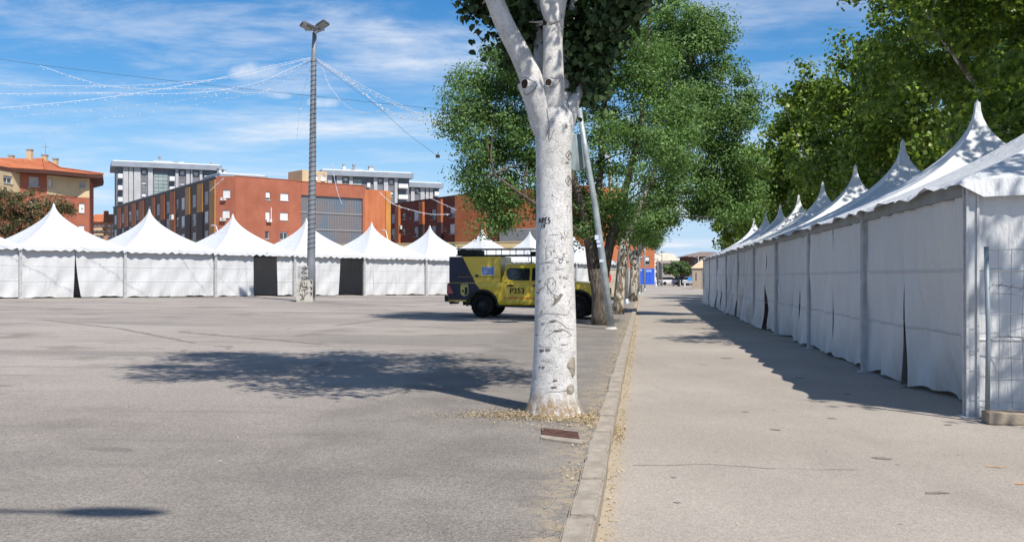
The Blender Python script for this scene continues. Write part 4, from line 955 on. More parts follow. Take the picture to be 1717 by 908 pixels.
# decals on the visible side (both sides carry them)
pts = [(1.93, .60), (2.75, .585), (2.75, .655), (1.91, .67)]; part('orange_stripe', extrude_y(pts, -.9125, -.915), ORA, tk)
pts = [(2.78, .585), (3.78, .57), (3.78, .64), (2.78, .655)]; part('orange_stripe', extrude_y(pts, -.9125, -.915), ORA, tk)
mb = MB(); mb.box((1.39, -.834, 1.49), (.42, .008, .27)); sg = part('notice_panel', mb, DECW, tk)
mb = MB(); mb.box((1.39, -.840, 1.49), (.38, .004, .23)); part('notice_field', mb, DECB, sg)
mb = MB()
for k2, wd in enumerate((.30, .34, .22, .32, .26)): mb.box((1.39+(.02 if k2 % 2 else -.02), -.8435, 1.575-k2*.04), (wd, .003, .012))
mb.box((1.25, -.8435, 1.58), (.06, .003, .03)); part('notice_lines', mb, DECW, sg)
mb = MB(); mb.box((1.02, -.834, 1.33), (.10, .006, .09)); mb.box((1.02, -.838, 1.33), (.012, .004, .12)); part('small_emblem', mb, NAVY, tk)
sh = [(.50, .985), (.50, .78), (.53, .715), (.63, .675), (.73, .715), (.76, .78), (.76, .985)]
cr_ = part('crest', extrude_y(sh, -.9052, -.908), DECY, tk)
part('crest_field', extrude_y([(.635, .965), (.635, .70), (.71, .73), (.74, .79), (.74, .965)], -.9082, -.910), NAVY, cr_)
part('crest_castle', extrude_y([(.545, .80), (.545, .87), (.56, .885), (.575, .87), (.59, .90), (.605, .87), (.615, .87), (.615, .80), (.59, .80), (.59, .83), (.57, .83), (.57, .80)], -.9082, -.910), BLACK, cr_)
mb = extrude_y([(.50, 1.0), (.47+.06, 1.085), (.56, 1.03), (.595, 1.09), (.63, 1.03), (.665, 1.09), (.70, 1.03), (.73, 1.085), (.76, 1.0)], -.9052, -.908); part('crest_crown', mb, DECY, cr_)
def text_mesh(body, size, name, ext=.002, xs=1.0):
    cu = bpy.data.curves.new(name, 'FONT'); cu.body = body; cu.size = size; cu.extrude = ext; cu.align_x = 'CENTER'; cu.align_y = 'CENTER'; cu.offset = size*.016
    o = bpy.data.objects.new(name, cu); col.objects.link(o); dg = bpy.context.evaluated_depsgraph_get(); me = bpy.data.meshes.new_from_object(o.evaluated_get(dg)); bpy.data.objects.remove(o); bpy.data.curves.remove(cu)
    me.name = name; me.materials.clear(); return me
o = link('lettering', text_mesh('P353', .245, 'lettering'), BLACK, tk); o.location = (2.36, -.9145, .845); o.rotation_euler = (math.pi/2, 0, 0)
# roof rack
mb = MB(); X0, X1, Y_ = .30, 2.95, .66
for z, rr_ in ((1.99, .022), (2.20, .018)):
    mb.tube([(X0, -Y_, z), (X1-.15, -Y_, z), (X1, -Y_+.15, z-.04), (X1, Y_-.15, z-.04), (X1-.15, Y_, z), (X0, Y_, z), (X0, -Y_, z)], rr_, 6)
for i in range(6):
    for s in (-1, 1): mb.tube([(X0+.05+i*.48, s*Y_, 1.99), (X0+.05+i*.48, s*Y_, 2.20)], .013, 6)
for i in range(9): mb.box((X0+.1+i*.3, 0, 1.995), (.06, 2*Y_, .02))
rk = part('roof_rack', mb, DARKM, tk)
mb = MB(); mb.box((X0+.32, 0, 2.09), (.62, 1.24, .16)); part('rack_box', mb, PLAS, rk, bevel=.02)
mb = MB(); mb.box((2.85, 0, 2.06), (.26, 1.1, .1)); part('light_bar', mb, PLAS, rk, bevel=.02)
mb = MB()
for x in (.5, 1.6):
    for s in (-1, 1): mb.box((x, s*.6, 1.965), (.05, .05, .06))
for s in (-1, 1): mb.tube([(2.75, s*.6, 1.98), (2.78, s*.62, 1.70)], .018, 6)
part('rack_foot', mb, DARKM, rk)
mb = MB(); mb.tube([(2.55, .1, 1.7), (2.5, .1, 2.1)], .008, 5); part('antenna', mb, DARKM, tk)

# ------------------------------------------------------------------ floodlight mast and festoon lights
mbase = onground(513, 505.5); ZM = mbase.y
ms = thing('floodlight_mast', 'tall grey floodlight mast wrapped in a light hose, on a graffitied concrete block', 'lamp mast', mbase)
sM = ZM/F
def mloc(px, py): return at(px, py, ZM)-mbase
P = [mloc(*p) for p in ((521, 498), (521.5, 450), (523, 350), (525, 200), (526, 100), (527.5, 55))]
mb = MB(); mb.tube(P, [.20, .195, .18, .15, .12, .10], 12); pole = part('pole', mb, plain('mast_grey', (0.23, 0.245, 0.27), .6, .2), ms, smooth=True)
mb = MB(); hel = []; turns = 40; c0, c1 = mloc(523.2, 422), mloc(526.6, 102)
for i in range(turns*10+1):
    q = i/(turns*10); zz_ = c0.z+(c1.z-c0.z)*q; k_ = max(i2 for i2 in range(5) if P[i2].z <= zz_+1e-6); qq = (zz_-P[k_].z)/(P[k_+1].z-P[k_].z); c = P[k_].lerp(P[k_+1], qq); a = 2*math.pi*turns*q; RR = [.20, .195, .18, .15, .12, .10]; rr_ = RR[k_]+(RR[k_+1]-RR[k_])*qq+.001; hel.append((c.x+rr_*math.cos(a), c.y+rr_*math.sin(a), c.z))
mb.tube(hel, .017, 5); part('light_hose', mb, plain('dull_hose', (0.05, 0.053, 0.065), .6), pole, smooth=True)
hb = 60*sM
mb = MB(); mb.box((-.02, .12, .50), (.76, .80, 1.02)); part('concrete_block', mb, CONC, ms, bevel=.015)
mb = MB(); mb.box((-.06, .14, 1.34), (.60, .62, .68)); part('concrete_collar', mb, plain('grey_concrete', (0.40, 0.395, 0.38), .9, 0, .15, 4, .15, .3), ms, bevel=.012)
mb = MB(); mb.box((.34, .14, 1.2), (.10, .40, 1.0)); part('junction_box', mb, STEEL, ms, bevel=.01)
GR = [[(210, 205), (215, 235), (265, 225), (325, 210), (285, 235), (190, 300), (255, 330), (250, 290), (300, 330)], [(250, 185), (275, 200), (255, 215)], [(205, 385), (200, 430), (210, 470)], [(230, 400), (265, 370), (320, 410), (230, 425), (250, 450), (300, 420), (280, 380)], [(340, 320), (350, 325)],
      [(215, 480), (205, 540), (240, 580), (300, 560), (305, 490)], [(255, 480), (262, 530)], [(190, 480), (180, 590), (155, 665)], [(240, 580), (335, 585)], [(200, 640), (320, 615)], [(265, 630), (262, 700)], [(170, 710), (215, 735), (240, 810), (260, 740), (320, 675)], [(180, 815), (235, 795)], [(170, 550), (180, 610)]]
for g in GR:
    mb = MB(); pts = []
    for (zx, zy) in g:
        p = mloc(490+zx/11.36, 430+zy/11.36); p.y = -.292 if p.z < 1.01 else -.178; pts.append(p)
    QQ = [a.lerp(b, i/3) for a, b in zip(pts[:-1], pts[1:]) for i in range(3)]+[pts[-1]]
    mb.tube(QQ, .016, 4); part('graffiti_stroke', mb, plain('faded_ink', (0.10, 0.095, 0.09), .85), ms)
for i, (zy, h) in enumerate(((520, 70), (640, 50), (740, 60))):
    p = mloc(490+405/11.36, 430+zy/11.36); mb = MB(); pts = [(.30, -.29, p.z), (.34, -.29, p.z+.12), (.27, -.29, p.z+.16), (.33, -.29, p.z+.04)]; mb.tube(pts, .017, 4); part('graffiti_stroke', mb, BLACK, ms)
top = mloc(527.5, 50)
mb = MB(); mb.box((top.x, top.y, top.z), (.9, .12, .10)); mb.box((top.x, top.y, top.z), (.12, .7, .10)); part('crossarm', mb, STEEL, ms)
LENS = plain('floodlight_lens', (0.33, 0.34, 0.33), .3, 0, .1)
for (px, py, dy, ax, az) in ((515, 45, -.15, .35, .55), (542, 43, -.15, .35, -.55), (528, 49, -.45, -.25, 0.1), (530, 44, .45, .5, 0)):
    c = mloc(px, py); c.y += dy; R = Matrix.Rotation(az*1.0, 3, 'Z') @ Matrix.Rotation(-.35*(1 if px > 528 else -1), 3, 'Y') @ Matrix.Rotation(-ax, 3, 'X')
    mb = MB(); mb.box(c, (.54, .40, .13), mat=R); fl = part('floodlight', mb, plain('floodlight_housing', (0.11, 0.115, 0.12), .5, .3), ms, bevel=.03)
    mb = MB(); mb.box(c+R@Vector((0, -.02, -.08)), (.44, .30, .02), mat=R); part('lens', mb, LENS, fl)
    mb = MB(); mb.tube([c, top], .03, 6); part('bracket', mb, STEEL, fl)
BULB = plain('clear_bulb', (0.66, 0.68, 0.72), .25, 0, .05, 3, .6); WIRE = plain('white_wire', (0.62, 0.64, 0.68), .6); BWIRE = plain('dark_cable', (0.06, 0.065, 0.08), .7)
def catmull(P, n):
    out = []
    for i in range(len(P)-1):
        p0, p1, p2, p3 = P[max(i-1, 0)], P[i], P[i+1], P[min(i+2, len(P)-1)]
        for k in range(n):
            q = k/n; out.append(.5*((2*p1)+(p2-p0)*q+(2*p0-5*p1+4*p2-p3)*q*q+(3*p1-p0-3*p2+p3)*q**3))
    out.append(P[-1]); return out
def festoon(label, pts, Za, Zb, bulbs=True, wr=.008, name='festoon_string', grp='festoon strings fanning out from the mast', br=.024, step=.26):
    k = len(pts)-1; W = [at(x, y, Za+(Zb-Za)*i/k) for i, (x, y) in enumerate(pts)]; C = catmull(W, 10)
    t = thing(name, label, 'string lights' if bulbs else 'cable', C[0], 0, grp if bulbs else 'dark overhead cables')
    mb = MB(); mb.tube(C, wr, 4); part('wire', mb, WIRE if bulbs else BWIRE, t, world=True)
    if bulbs:
        r = random.Random(len(label)*7+int(pts[-1][0])); mb = MB(); acc = 0; nxt = .2
        for a, b in zip(C[:-1], C[1:]):
            ln = (b-a).length
            while nxt < acc+ln:
                p = a.lerp(b, (nxt-acc)/ln)+Vector((r.gauss(0, .02), r.gauss(0, .02), -.05+r.gauss(0, .03))); mb.ball(p, br*r.uniform(.6, 1.3), 5, 4); nxt += step*r.uniform(.6, 1.4)
            acc += ln
        part('bulbs', mb, BULB, t, world=True)['kind'] = 'stuff'
    return t
ZL = ZM
festoon('upper string of white bulbs running left from the mast', [(524, 96), (430, 116), (340, 137), (182, 163), (0, 181), (-120, 186)], ZL, 36)
festoon('thin string of bulbs left of the mast, level with the small cloud', [(524, 97), (460, 113), (386, 130), (227, 143), (68, 143), (-80, 135)], ZL, 42)
festoon('string of bulbs dipping left of the mast, nearly level at the photo edge', [(524, 98), (478, 119), (422, 141), (318, 156), (150, 156), (0, 157), (-90, 154)], ZL, 40)
festoon('lowest sagging string of bulbs tied to the dark cable at left', [(523, 101), (509, 120), (477, 141), (422, 156), (363, 149), (250, 149), (180, 144), (120, 128), (66, 110)], ZL, 47)
festoon('faint long string of bulbs sloping from the mast to the lower left', [(524, 99), (450, 136), (330, 164), (160, 183), (0, 197)], ZL, 62, br=.035, wr=.006, step=.7)
festoon('faintest low string of bulbs far left above the roofs', [(524, 100), (440, 150), (300, 180), (150, 203), (70, 232)], ZL, 66, br=.032, wr=.005, step=.9)
festoon('faint string of bulbs hanging steeply left of the mast', [(524, 101), (505, 170), (498, 232)], ZL, 52, br=.035, wr=.005, step=.8)
festoon('upper string of white bulbs running right from the mast to the elm', [(530, 97), (570, 121), (613, 146), (681, 180), (735, 204)], ZL, 33)
festoon('second string of white bulbs running right from the mast to the elm', [(530, 98), (580, 130), (630, 160), (690, 187), (745, 208)], ZL, 35)
festoon('deeply sagging loop of bulbs right of the mast', [(530, 100), (540, 113), (554, 146), (581, 177), (609, 188), (636, 186), (656, 177)], ZL, 41)
festoon('third, lowest string of bulbs right of the mast', [(530, 99), (591, 141), (650, 185), (700, 199), (740, 206)], ZL, 37, br=.04, wr=.01)
festoon('dark cable crossing the sky behind the mast', [(-60, 90), (68, 109), (291, 136), (522, 161), (727, 182), (800, 188)], 46, 49, False, .008, 'overhead_cable')
festoon('dark cable sloping down right from the mast to a small fitting', [(531, 104), (627, 175), (681, 222), (733, 261)], ZL, 34, False, .008, 'overhead_cable')
c = at(734, 262, 34); t = thing('cable_fitting', 'small dark fitting at the end of the sloping cable by the elm', 'fitting', c); mb = MB(); mb.box((0, 0, 0), (.14, .1, .1)); mb.tube([(0, 0, .05), (.02, 0, .16)], .015, 5); part('body', mb, DARKM, t, bevel=.01)
festoon('slack white string hanging before the glazed stair bay', [(557, 274), (561, 300), (566, 322), (573, 341)], 80, 80, True, .02, br=.04, step=.5, grp='slack strings before the brick blocks')
festoon('white string drooping in front of the second brick block', [(636, 322), (660, 342), (690, 352), (722, 359), (754, 359)], 80, 80, True, .02, br=.04, step=.5, grp='slack strings before the brick blocks')
festoon('white string sloping past the brown parapet', [(376, 298), (360, 312), (352, 320)], 90, 90, True, .02, br=.04, step=.5, grp='slack strings before the brick blocks')
festoon('white string rising right beside the second brick block', [(700, 322), (735, 338), (765, 352)], 82, 76, True, .02, br=.03, step=.5, grp='slack strings before the brick blocks')

# ------------------------------------------------------------------ leaning pole with a round sign, thin posts
pb = onground(1025, 551); Zp = pb.y
ln_ = thing('leaning_sign_pole', 'grey steel pole leaning left with the back of a round sign near its top', 'sign pole', pb)
pl_ = lambda px, py: at(px, py, Zp)-pb
mb = MB(); mb.tube([pl_(1025, 553), pl_(1011, 440), pl_(998, 345), pl_(984, 265), pl_(971, 182)], [.098, .088, .082, .072, .066], 14); part('pole', mb, plain('grey_painted_steel', (0.36, 0.40, 0.41), .5, .3, .15, 5), ln_, smooth=True)
mb = MB(); c = pl_(967, 255); mb.lathe([(.001, .03), (.30, .03), (.46, .015), (.49, 0), (.47, -.02), (.001, -.03)], 40, (0, 0, 0), 'y'); mb.v = [(x*.72+c.x, y+x*.55+c.y+.10, z+c.z) for x, y, z in mb.v]; part('round_sign', mb, plain('sign_back', (0.33, 0.40, 0.41), .5, .3, .1), ln_, autos=True)
mb = MB(); mb.lathe([(.001, .05), (.12, .05), (.14, .02), (.17, 0)], 16, (0, 0, 0)); part('base_collar', mb, CONC, ln_, smooth=True)
for (px, py) in ((1000, 398), (1004, 412), (1008, 437), (1003, 405)):
    mb = MB(); c = pl_(px, py); mb.box((c.x, c.y-.086, c.z), (.10, .006, .12 if py == 398 else .07)); part('sticker', mb, DECW, ln_)
for (px, py, ty, wd, lab) in ((1050.5, 509, 340, 6, 'thin grey post between the two pale trunks by the kerb'), (1072, 494, 395, 3.2, 'slender dark post farther along the left kerb'), (1081, 487, 380, 2.6, 'slender pale post before the blue shopfront')):
    b = onground(px, py); t = thing('lamp_post', lab, 'post', b); h = (py-ty)*b.y/F; r0 = wd/2*b.y/F
    mb = MB(); mb.tube([(0, 0, 0), (0, 0, h*.5), (.02, 0, h)], [r0*1.1, r0, r0*.8], 10); part('shaft', mb, STEEL, t, smooth=True); mb = MB(); mb.lathe([(r0*2.2, 0), (r0*2.0, .1), (r0*1.2, .25)], 10); part('foot', mb, STEEL, t, smooth=True)
b = onground(1076, 494); t = thing('bollard', 'short black and white banded bollard at the far kerb', 'bollard', b)
mb = MB(); mb.lathe([(.07, 0), (.07, .75), (.05, .8), (.001, .82)], 10); part('post', mb, CONC, t, smooth=True)
for z in (.25, .45, .65): mb = MB(); mb.lathe([(.073, z), (.073, z+.09)], 10); part('band', mb, BLACK, t)
# low wall with red graffiti
WALLM = plain('beige_render', (0.45, 0.40, 0.32), .9, 0, .15, 1.5)
wz = 62; w0 = at(1000, 464, wz); w1 = at(1060, 464, wz+2); g0 = gz(w0.x, w0.y)
t = thing('graffiti_wall', 'low beige wall with red graffiti behind the pale trunks', 'wall', (w0.x, w0.y, g0))
dv = w1-w0; dv.z = 0; ln = dv.length; t.rotation_euler = (0, 0, math.atan2(dv.y, dv.x))
mb = MB(); mb.box((ln/2, .1, .88), (ln, .2, 1.8)); part('wall', mb, WALLM, t, bevel=.01)
mb = MB(); mb.box((ln/2, .1, 1.82), (ln+.06, .28, .08)); part('coping', mb, CONC, t, bevel=.01)
REDP = plain('red_spray', (0.60, 0.03, 0.03), .7); s_ = wz/F
for pts in ([(.95, .95), (.85, 1.15), (.9, 1.45), (1.0, 1.3), (1.05, 1.0), (1.0, .9)], [(1.10, 1.1), (1.12, 1.45), (1.25, 1.5), (1.30, 1.2), (1.22, .95), (1.12, .95)], [(.62, 1.0), (.60, 1.25), (.72, 1.2), (.70, 1.0)]):
    mb = MB(); n = len(pts); mb.add([(x, -.006, z) for x, z in pts]+[(x, .002, z) for x, z in pts], [tuple(range(n))]+[(i, (i+1) % n, n+(i+1) % n, n+i) for i in range(n)]); part('graffiti', mb, REDP, t)

# lamp standing behind the viewer whose arm throws the shadow at the bottom left
g1 = onground(186, 857); HL = 9.0; hp = g1-SH*(HL-g1.z)/math.tan(SUN_EL); hp.z = HL
pz = Vector((hp.x-3.3, hp.y-.08, 0)); pz.z = gz(pz.x, pz.y)
t = thing('street_lamp', 'single-arm street lamp standing behind the viewpoint, throwing its shadow bottom left', 'street lamp', pz)
mb = MB(); mb.tube([(0, 0, 0), (0, 0, 4), (0, 0, HL-.5), (.12, 0, HL-.12), (.5, 0, HL-.03), (hp.x-pz.x-.2, hp.y-pz.y, HL-pz.z)], [.09, .07, .055, .05, .04, .032], 10); part('pole', mb, STEEL, t, smooth=True)
mb = MB(); mb.ball((hp.x-pz.x, hp.y-pz.y, HL-pz.z), (.33, .115, .07), 14, 8); part('lamp_head', mb, STEEL, t, smooth=True)
# ------------------------------------------------------------------ buildings
REDB = brick_mat('red_brick', (0.31, 0.105, 0.066), (0.395, 0.140, 0.086), (0.42, 0.20, 0.13)); ORB = brick_mat('orange_brick', (0.45, 0.145, 0.065), (0.53, 0.185, 0.085), (0.5, 0.25, 0.15))
DRB = brick_mat('dark_red_brick', (0.175, 0.060, 0.045), (0.225, 0.075, 0.055), (0.2, 0.1, 0.08)); BRNP = plain('brown_cladding', (0.105, 0.073, 0.064), .6, 0, .1, .3); DKB = plain('dark_brown_cladding', (0.075, 0.040, 0.034), .6, 0, .1, .4)
OCH = plain('ochre_cladding', (0.52, 0.24, 0.065), .55, 0, .1, .4); TERR = plain('terracotta_cladding', (0.42, 0.135, 0.055), .6, 0, .1, .4); YELR = plain('yellow_render', (0.66, 0.50, 0.27), .85, 0, .08, .4); CREAM = plain('cream_render', (0.56, 0.44, 0.27), .85, 0, .08, .4)
GREYW = plain('dark_grey_render', (0.185, 0.19, 0.215), .85, 0, .1, .3); GREYL = plain('pale_grey_render', (0.46, 0.46, 0.47), .85, 0, .08, .4); GREYC = plain('blue_grey_cornice', (0.27, 0.30, 0.35), .8, 0, .08, .4); WHT = plain('white_render', (0.72, 0.73, 0.74), .8, 0, .08, .6)
SHUT = plain('roller_shutter', (0.70, 0.71, 0.72), .6, 0, .05, 2); FRM = plain('window_frame', (0.60, 0.59, 0.57), .5, 0, .05); FRD = plain('grey_window_frame', (0.30, 0.29, 0.29), .5, 0, .05); PANE = glass_mat('window_glass', (0.045, 0.055, 0.065), .05); SHG = plain('grey_shutter', (0.42, 0.42, 0.43), .6, 0, .05, 2)
TILE = tile_mat(); ACM = plain('air_conditioner', (0.68, 0.67, 0.64), .5); WROOF = plain('white_membrane', (0.72, 0.75, 0.78), .7)
class Facade:
    def __init__(s, root, P0, P1):
        s.root = root; s.P0 = Vector((P0[0], P0[1], 0)); d = Vector((P1[0], P1[1], 0))-s.P0; s.len = d.length; s.d = d.normalized(); s.n = Vector((s.d.y, -s.d.x, 0))
    def uz(s, px, py):
        k = (px-CX)/F; u = (k*s.P0.y-s.P0.x)/(s.d.x-k*s.d.y); return u, CAMH+(HOR-py)/F*(s.P0.y+u*s.d.y)
    def p(s, u, z, o=0.0): q = s.P0+s.d*u+s.n*o; return Vector((q.x, q.y, z))
    def rect(s, x0, x1, y0, y1):
        a = s.uz(x0, y1); b = s.uz(x1, y0); c = s.uz(x1, y1); d = s.uz(x0, y0); return (a[0], b[0], (a[1]+c[1])/2, (b[1]+d[1])/2)
    def block(s, mb, r, o0, o1):
        u0, u1, z0, z1 = r
        mb.hexa([s.p(u0, z0, o1), s.p(u1, z0, o1), s.p(u1, z0, o0), s.p(u0, z0, o0)], [s.p(u0, z1, o1), s.p(u1, z1, o1), s.p(u1, z1, o0), s.p(u0, z1, o0)])
    def wall(s, name, z0, z1, holes, mat, depth=.22, u0=0, u1=None, o=0.0, thick=6.0, parent=None):
        u1 = s.len if u1 is None else u1; us = sorted({u0, u1, *[min(max(q, u0), u1) for h in holes for q in h[:2]]}); zs = sorted({z0, z1, *[q for h in holes for q in h[2:]]}); mb = MB()
        inside = lambda a, b: any(h[0] < a < h[1] and h[2] < b < h[3] for h in holes)
        for a, b in zip(us[:-1], us[1:]):
            for c, d in zip(zs[:-1], zs[1:]):
                if not inside((a+b)/2, (c+d)/2): mb.quad(s.p(a, c, o), s.p(b, c, o), s.p(b, d, o), s.p(a, d, o))
        for h in holes:
            a, b, c, d = h
            mb.quad(s.p(a, c, o), s.p(a, c, o-depth), s.p(a, d, o-depth), s.p(a, d, o)); mb.quad(s.p(b, c, o), s.p(b, d, o), s.p(b, d, o-depth), s.p(b, c, o-depth))
            mb.quad(s.p(a, c, o), s.p(b, c, o), s.p(b, c, o-depth), s.p(a, c, o-depth)); mb.quad(s.p(a, d, o), s.p(a, d, o-depth), s.p(b, d, o-depth), s.p(b, d, o))
        if thick:
            mb.quad(s.p(u0, z1, o), s.p(u1, z1, o), s.p(u1, z1, o-thick), s.p(u0, z1, o-thick)); mb.quad(s.p(u0, z0, o), s.p(u0, z1, o), s.p(u0, z1, o-thick), s.p(u0, z0, o-thick))
            mb.quad(s.p(u1, z0, o), s.p(u1, z0, o-thick), s.p(u1, z1, o-thick), s.p(u1, z1, o)); mb.quad(s.p(u0, z0, o-thick), s.p(u0, z1, o-thick), s.p(u1, z1, o-thick), s.p(u1, z0, o-thick))
        v = [tuple(q) for q in mb.v]; me = bpy.data.meshes.new(name); off = rootloc(s.root); me.from_pydata([(a-off[0], b-off[1], c-off[2]) for a, b, c in v], [], mb.f)
        bm = bmesh.new(); bm.from_mesh(me); bmesh.ops.remove_doubles(bm, verts=bm.verts, dist=.002); bmesh.ops.recalc_face_normals(bm, faces=bm.faces); bm.to_mesh(me); bm.free()
        return link(name, me, mat, parent or s.root)
    def window(s, r, frac=.6, smat=None, fmat=None, depth=.22, o=0.0, sill=True, split=True):
        a, b, c, d = r; g = .06; mb = MB()
        for q in ((a, b, c, c+g), (a, b, d-g, d), (a, a+g, c+g, d-g), (b-g, b, c+g, d-g)): s.block(mb, q, o-depth-.02, o-depth+.06)
        if split and b-a > .9: s.block(mb, ((a+b)/2-.04, (a+b)/2+.04, c+g, d-g), o-depth-.02, o-depth+.055)
        w = part('window', mb, fmat or FRM, s.root, world=True)
        if frac < .98:
            mb = MB(); s.block(mb, (a+g, b-g, c+g, d-g), o-depth-.05, o-depth); part('pane', mb, PANE, w, world=True)
        if frac > .02:
            mb = MB(); zb = d-(d-c)*frac; k = max(1, int((d-zb)/.22))
            for i in range(k):
                z1 = d-g*.5-(d-zb)*i/k; z0 = d-g*.5-(d-zb)*(i+1)/k+.012; s.block(mb, (a+.03, b-.03, max(z0, c+.01), z1), o-depth, o-depth+.09)
            part('shutter', mb, smat or SHUT, w, world=True)
        if sill:
            mb = MB(); s.block(mb, (a-.08, b+.08, c-.08, c-.002), o-.1, o+.09); part('sill', mb, CONC, w, world=True)
        return w
    def slab(s, name, r, o0, o1, mat, parent=None):
        mb = MB(); s.block(mb, r, o0, o1); return part(name, mb, mat, parent or s.root, world=True)
    def ac(s, r, o=0.0):
        mb = MB(); s.block(mb, r, o+.02, o+.40); a = part('air_conditioner', mb, ACM, s.root, world=True)
        u0, u1, z0, z1 = r; c = s.p((u0+u1)/2, (z0+z1)/2, o+.405); mb = MB(); R = min(u1-u0, z1-z0)*.36; n = 12
        mb.add([c+s.d*(R*math.cos(2*math.pi*i/n))+Vector((0, 0, R*math.sin(2*math.pi*i/n))) for i in range(n)], [tuple(range(n))]); part('fan_grille', mb, FRD, a, world=True)
def XZ(px, Z): return ((px-CX)/F*Z, Z)
def z4(x0, x1, y0, y1): return (180+x0/5.34, 180+x1/5.34, 250+y0/5.34, 250+y1/5.34)
def z5(x0, x1, y0, y1): return (340+x0/6.055, 340+x1/6.055, 270+y0/6.055, 270+y1/6.055)
def z6(x0, x1, y0, y1): return (520+x0/5.675, 520+x1/5.675, 260+y0/5.675, 260+y1/5.675)
def z3(x0, x1, y0, y1): return (700+x0/4.126, 700+x1/4.126, 340+y0/4.126, 340+y1/4.126)
TOP = 16.0
# --- block C: long brown facade, red end wall, glazed bay
A0 = XZ(190, 207); A1 = XZ(362, 143.5); A2 = XZ(395, 143.3); A3 = XZ(497, 150); A4 = XZ(612, 158); A5 = XZ(654, 161)
bl = thing('brick_apartment_block', 'long apartment block, brown side with orange strips, red end wall and glazed bay', 'building', (A1[0], A1[1], .3))
f = Facade(bl, A0, A1)
cols = [(75, .55), (140, .55), (205, .6), (270, .6), (380, .5), (458, .5), (545, .55), (630, .4), (680, .8), (780, .8), (890, .8)]
rows = ((12.35, 14.2), (9.45, 11.25), (6.6, 8.35)); holes = []; wins = []
rw = random.Random(4)
for cx, wfac in cols:
    uc = f.uz(180+cx/5.34, 400)[0]; hw = .85 if cx != 630 else .5
    for (a, b) in rows:
        h = (uc-hw, uc+hw, a, b) if cx != 630 else (uc-hw, uc+hw, a+.4, b); holes.append(h); wins.append(h)
f.wall('facade', 0, TOP, holes, BRNP, .06, thick=5)
for h in wins: f.window(h, rw.choice((.55, .9, .5, 1., .25)), SHUT if rw.random() < .5 else SHG, FRM, .06)
for i, (x0, x1, lng) in enumerate(((97, 127, 0), (157, 187, 0), (222, 257, 0), (290, 333, 0), (405, 432, 0), (483, 518, 0), (568, 612, 1), (706, 746, 0), (810, 860, 0), (922, 970, 1))):
    u0 = f.uz(180+x0/5.34, 400)[0]; u1 = f.uz(180+x1/5.34, 400)[0]; m = OCH if i in (7, 8, 9) else TERR
    f.slab('cladding_strip', (u0, u1, 0 if lng else 11.3, TOP-.35), .0, .16, m)
    if not lng: f.slab('cladding_strip', (u0, u1, 0, 11.28), .0, .12, DKB)
f.ac((f.uz(180+603/5.34, 350)[0], f.uz(180+625/5.34, 350)[0], 10.9, 11.7), .5)
f.slab('parapet_cap', (-.1, f.len+.1, TOP, TOP+.18), -.4, .12, GREYC)
fa = Facade(bl, A1, A2)
hs_ = [fa.rect(*z5(203, 280, 290, 372)), fa.rect(*z5(198, 275, 497, 575)), fa.rect(*z5(196, 272, 705, 785))]
fa.wall('end_wall', 0, TOP+.1, hs_, REDB, .2, thick=10)
for h in hs_: fa.window(h, 1.0, None, FRM, .2)
fa.ac(fa.rect(*z5(190, 240, 372, 400))); fa.ac(fa.rect(*z5(184, 236, 577, 608)))
fb_ = Facade(bl, A2, A3)
hs_ = [(z5(640, 685, 312, 395), .7), (z5(638, 682, 512, 596), 1.), (z5(632, 672, 710, 790), 0.), (z5(788, 872, 327, 402), 1.), (z5(785, 868, 522, 600), 1.), (z5(785, 862, 718, 797), .12)]
rr2 = [(fb_.rect(*a), b) for a, b in hs_]
fb_.wall('end_wall', 0, TOP+.1, [a for a, _ in rr2], REDB, .2, thick=10)
for a, b in rr2: fb_.window(a, b, None, FRM, .2)
fb_.ac(fb_.rect(*z5(640, 690, 592, 620)))
fb_.slab('parapet_cap', (0, fb_.len, TOP+.1, TOP+.2), -.4, .06, REDB)
u_ = fb_.uz(340+692/6.055, 350)[0]; fb_.slab('drain_pipe', (u_-.05, u_+.05, fb_.uz(455, 372)[1], fb_.uz(455, 348)[1]), .02, .12, WHT)
fc = Facade(bl, A3, A4); hole = fc.rect(*z6(-125, 518, 348, 870)); hole = (.8, fc.len-.4, 6.2, 14.0)
fc.wall('end_wall', 0, TOP, [hole], REDB, .35, thick=10)
fc.slab('parapet_cap', (.0, fc.len, TOP, TOP+.1), -.4, .07, REDB)
GLZ = Mat('stair_glazing', (0.06, 0.10, 0.14), .12, 0, .8)
_v = GLZ.coord('Object', (.5, .5, .22)); GLZ.color(GLZ.mix(GLZ.rng(GLZ.noise(_v, .6, 2), .4, .6), (0.09, 0.14, 0.19), (0.17, 0.14, 0.13))); GLZ = GLZ.m
a, b, c_, d_ = hole
for i in range(3):
    z0 = c_+(d_-c_)*i/3; z1 = c_+(d_-c_)*(i+1)/3
    fc.slab('glazing', (a, b, z0+.12, z1-.12), -.4, -.30, GLZ); fc.slab('floor_band', (a, b, z1-.10, z1+.10), -.3, -.18, FRD)
    mb = MB(); k = 36
    for j in range(k+1): uu = a+(b-a)*j/k; fc.block(mb, (uu-.03, uu+.03, z0+.14, z1-.14), -.30, -.24)
    part('fins', mb, plain('metal_fin', (0.30, 0.31, 0.34), .5, .3), bl, world=True)['kind'] = 'stuff'
fd = Facade(bl, A4, A5); fd.wall('end_wall', 0, TOP-.5, [], ORB, .2, thick=10); fd.slab('corner_strip', (fd.len-.9, fd.len+.02, 0, TOP-.7), .0, .2, OCH)
mb = MB(); rf = Facade(bl, A3, A4)
rf.slab('roof_house', (1.8, 6.2, TOP, TOP+2.0), -6, -1.5, CREAM)
for uu in (3.9, 5.3):
    mb = MB(); c = rf.p(uu, TOP+1.0, -1.2); mb.lathe([(.001, .22), (.35, .12), (.55, 0)], 14, (c.x, c.y, c.z), 'y'); part('satellite_dish', mb, WHT, bl, world=True, smooth=True)
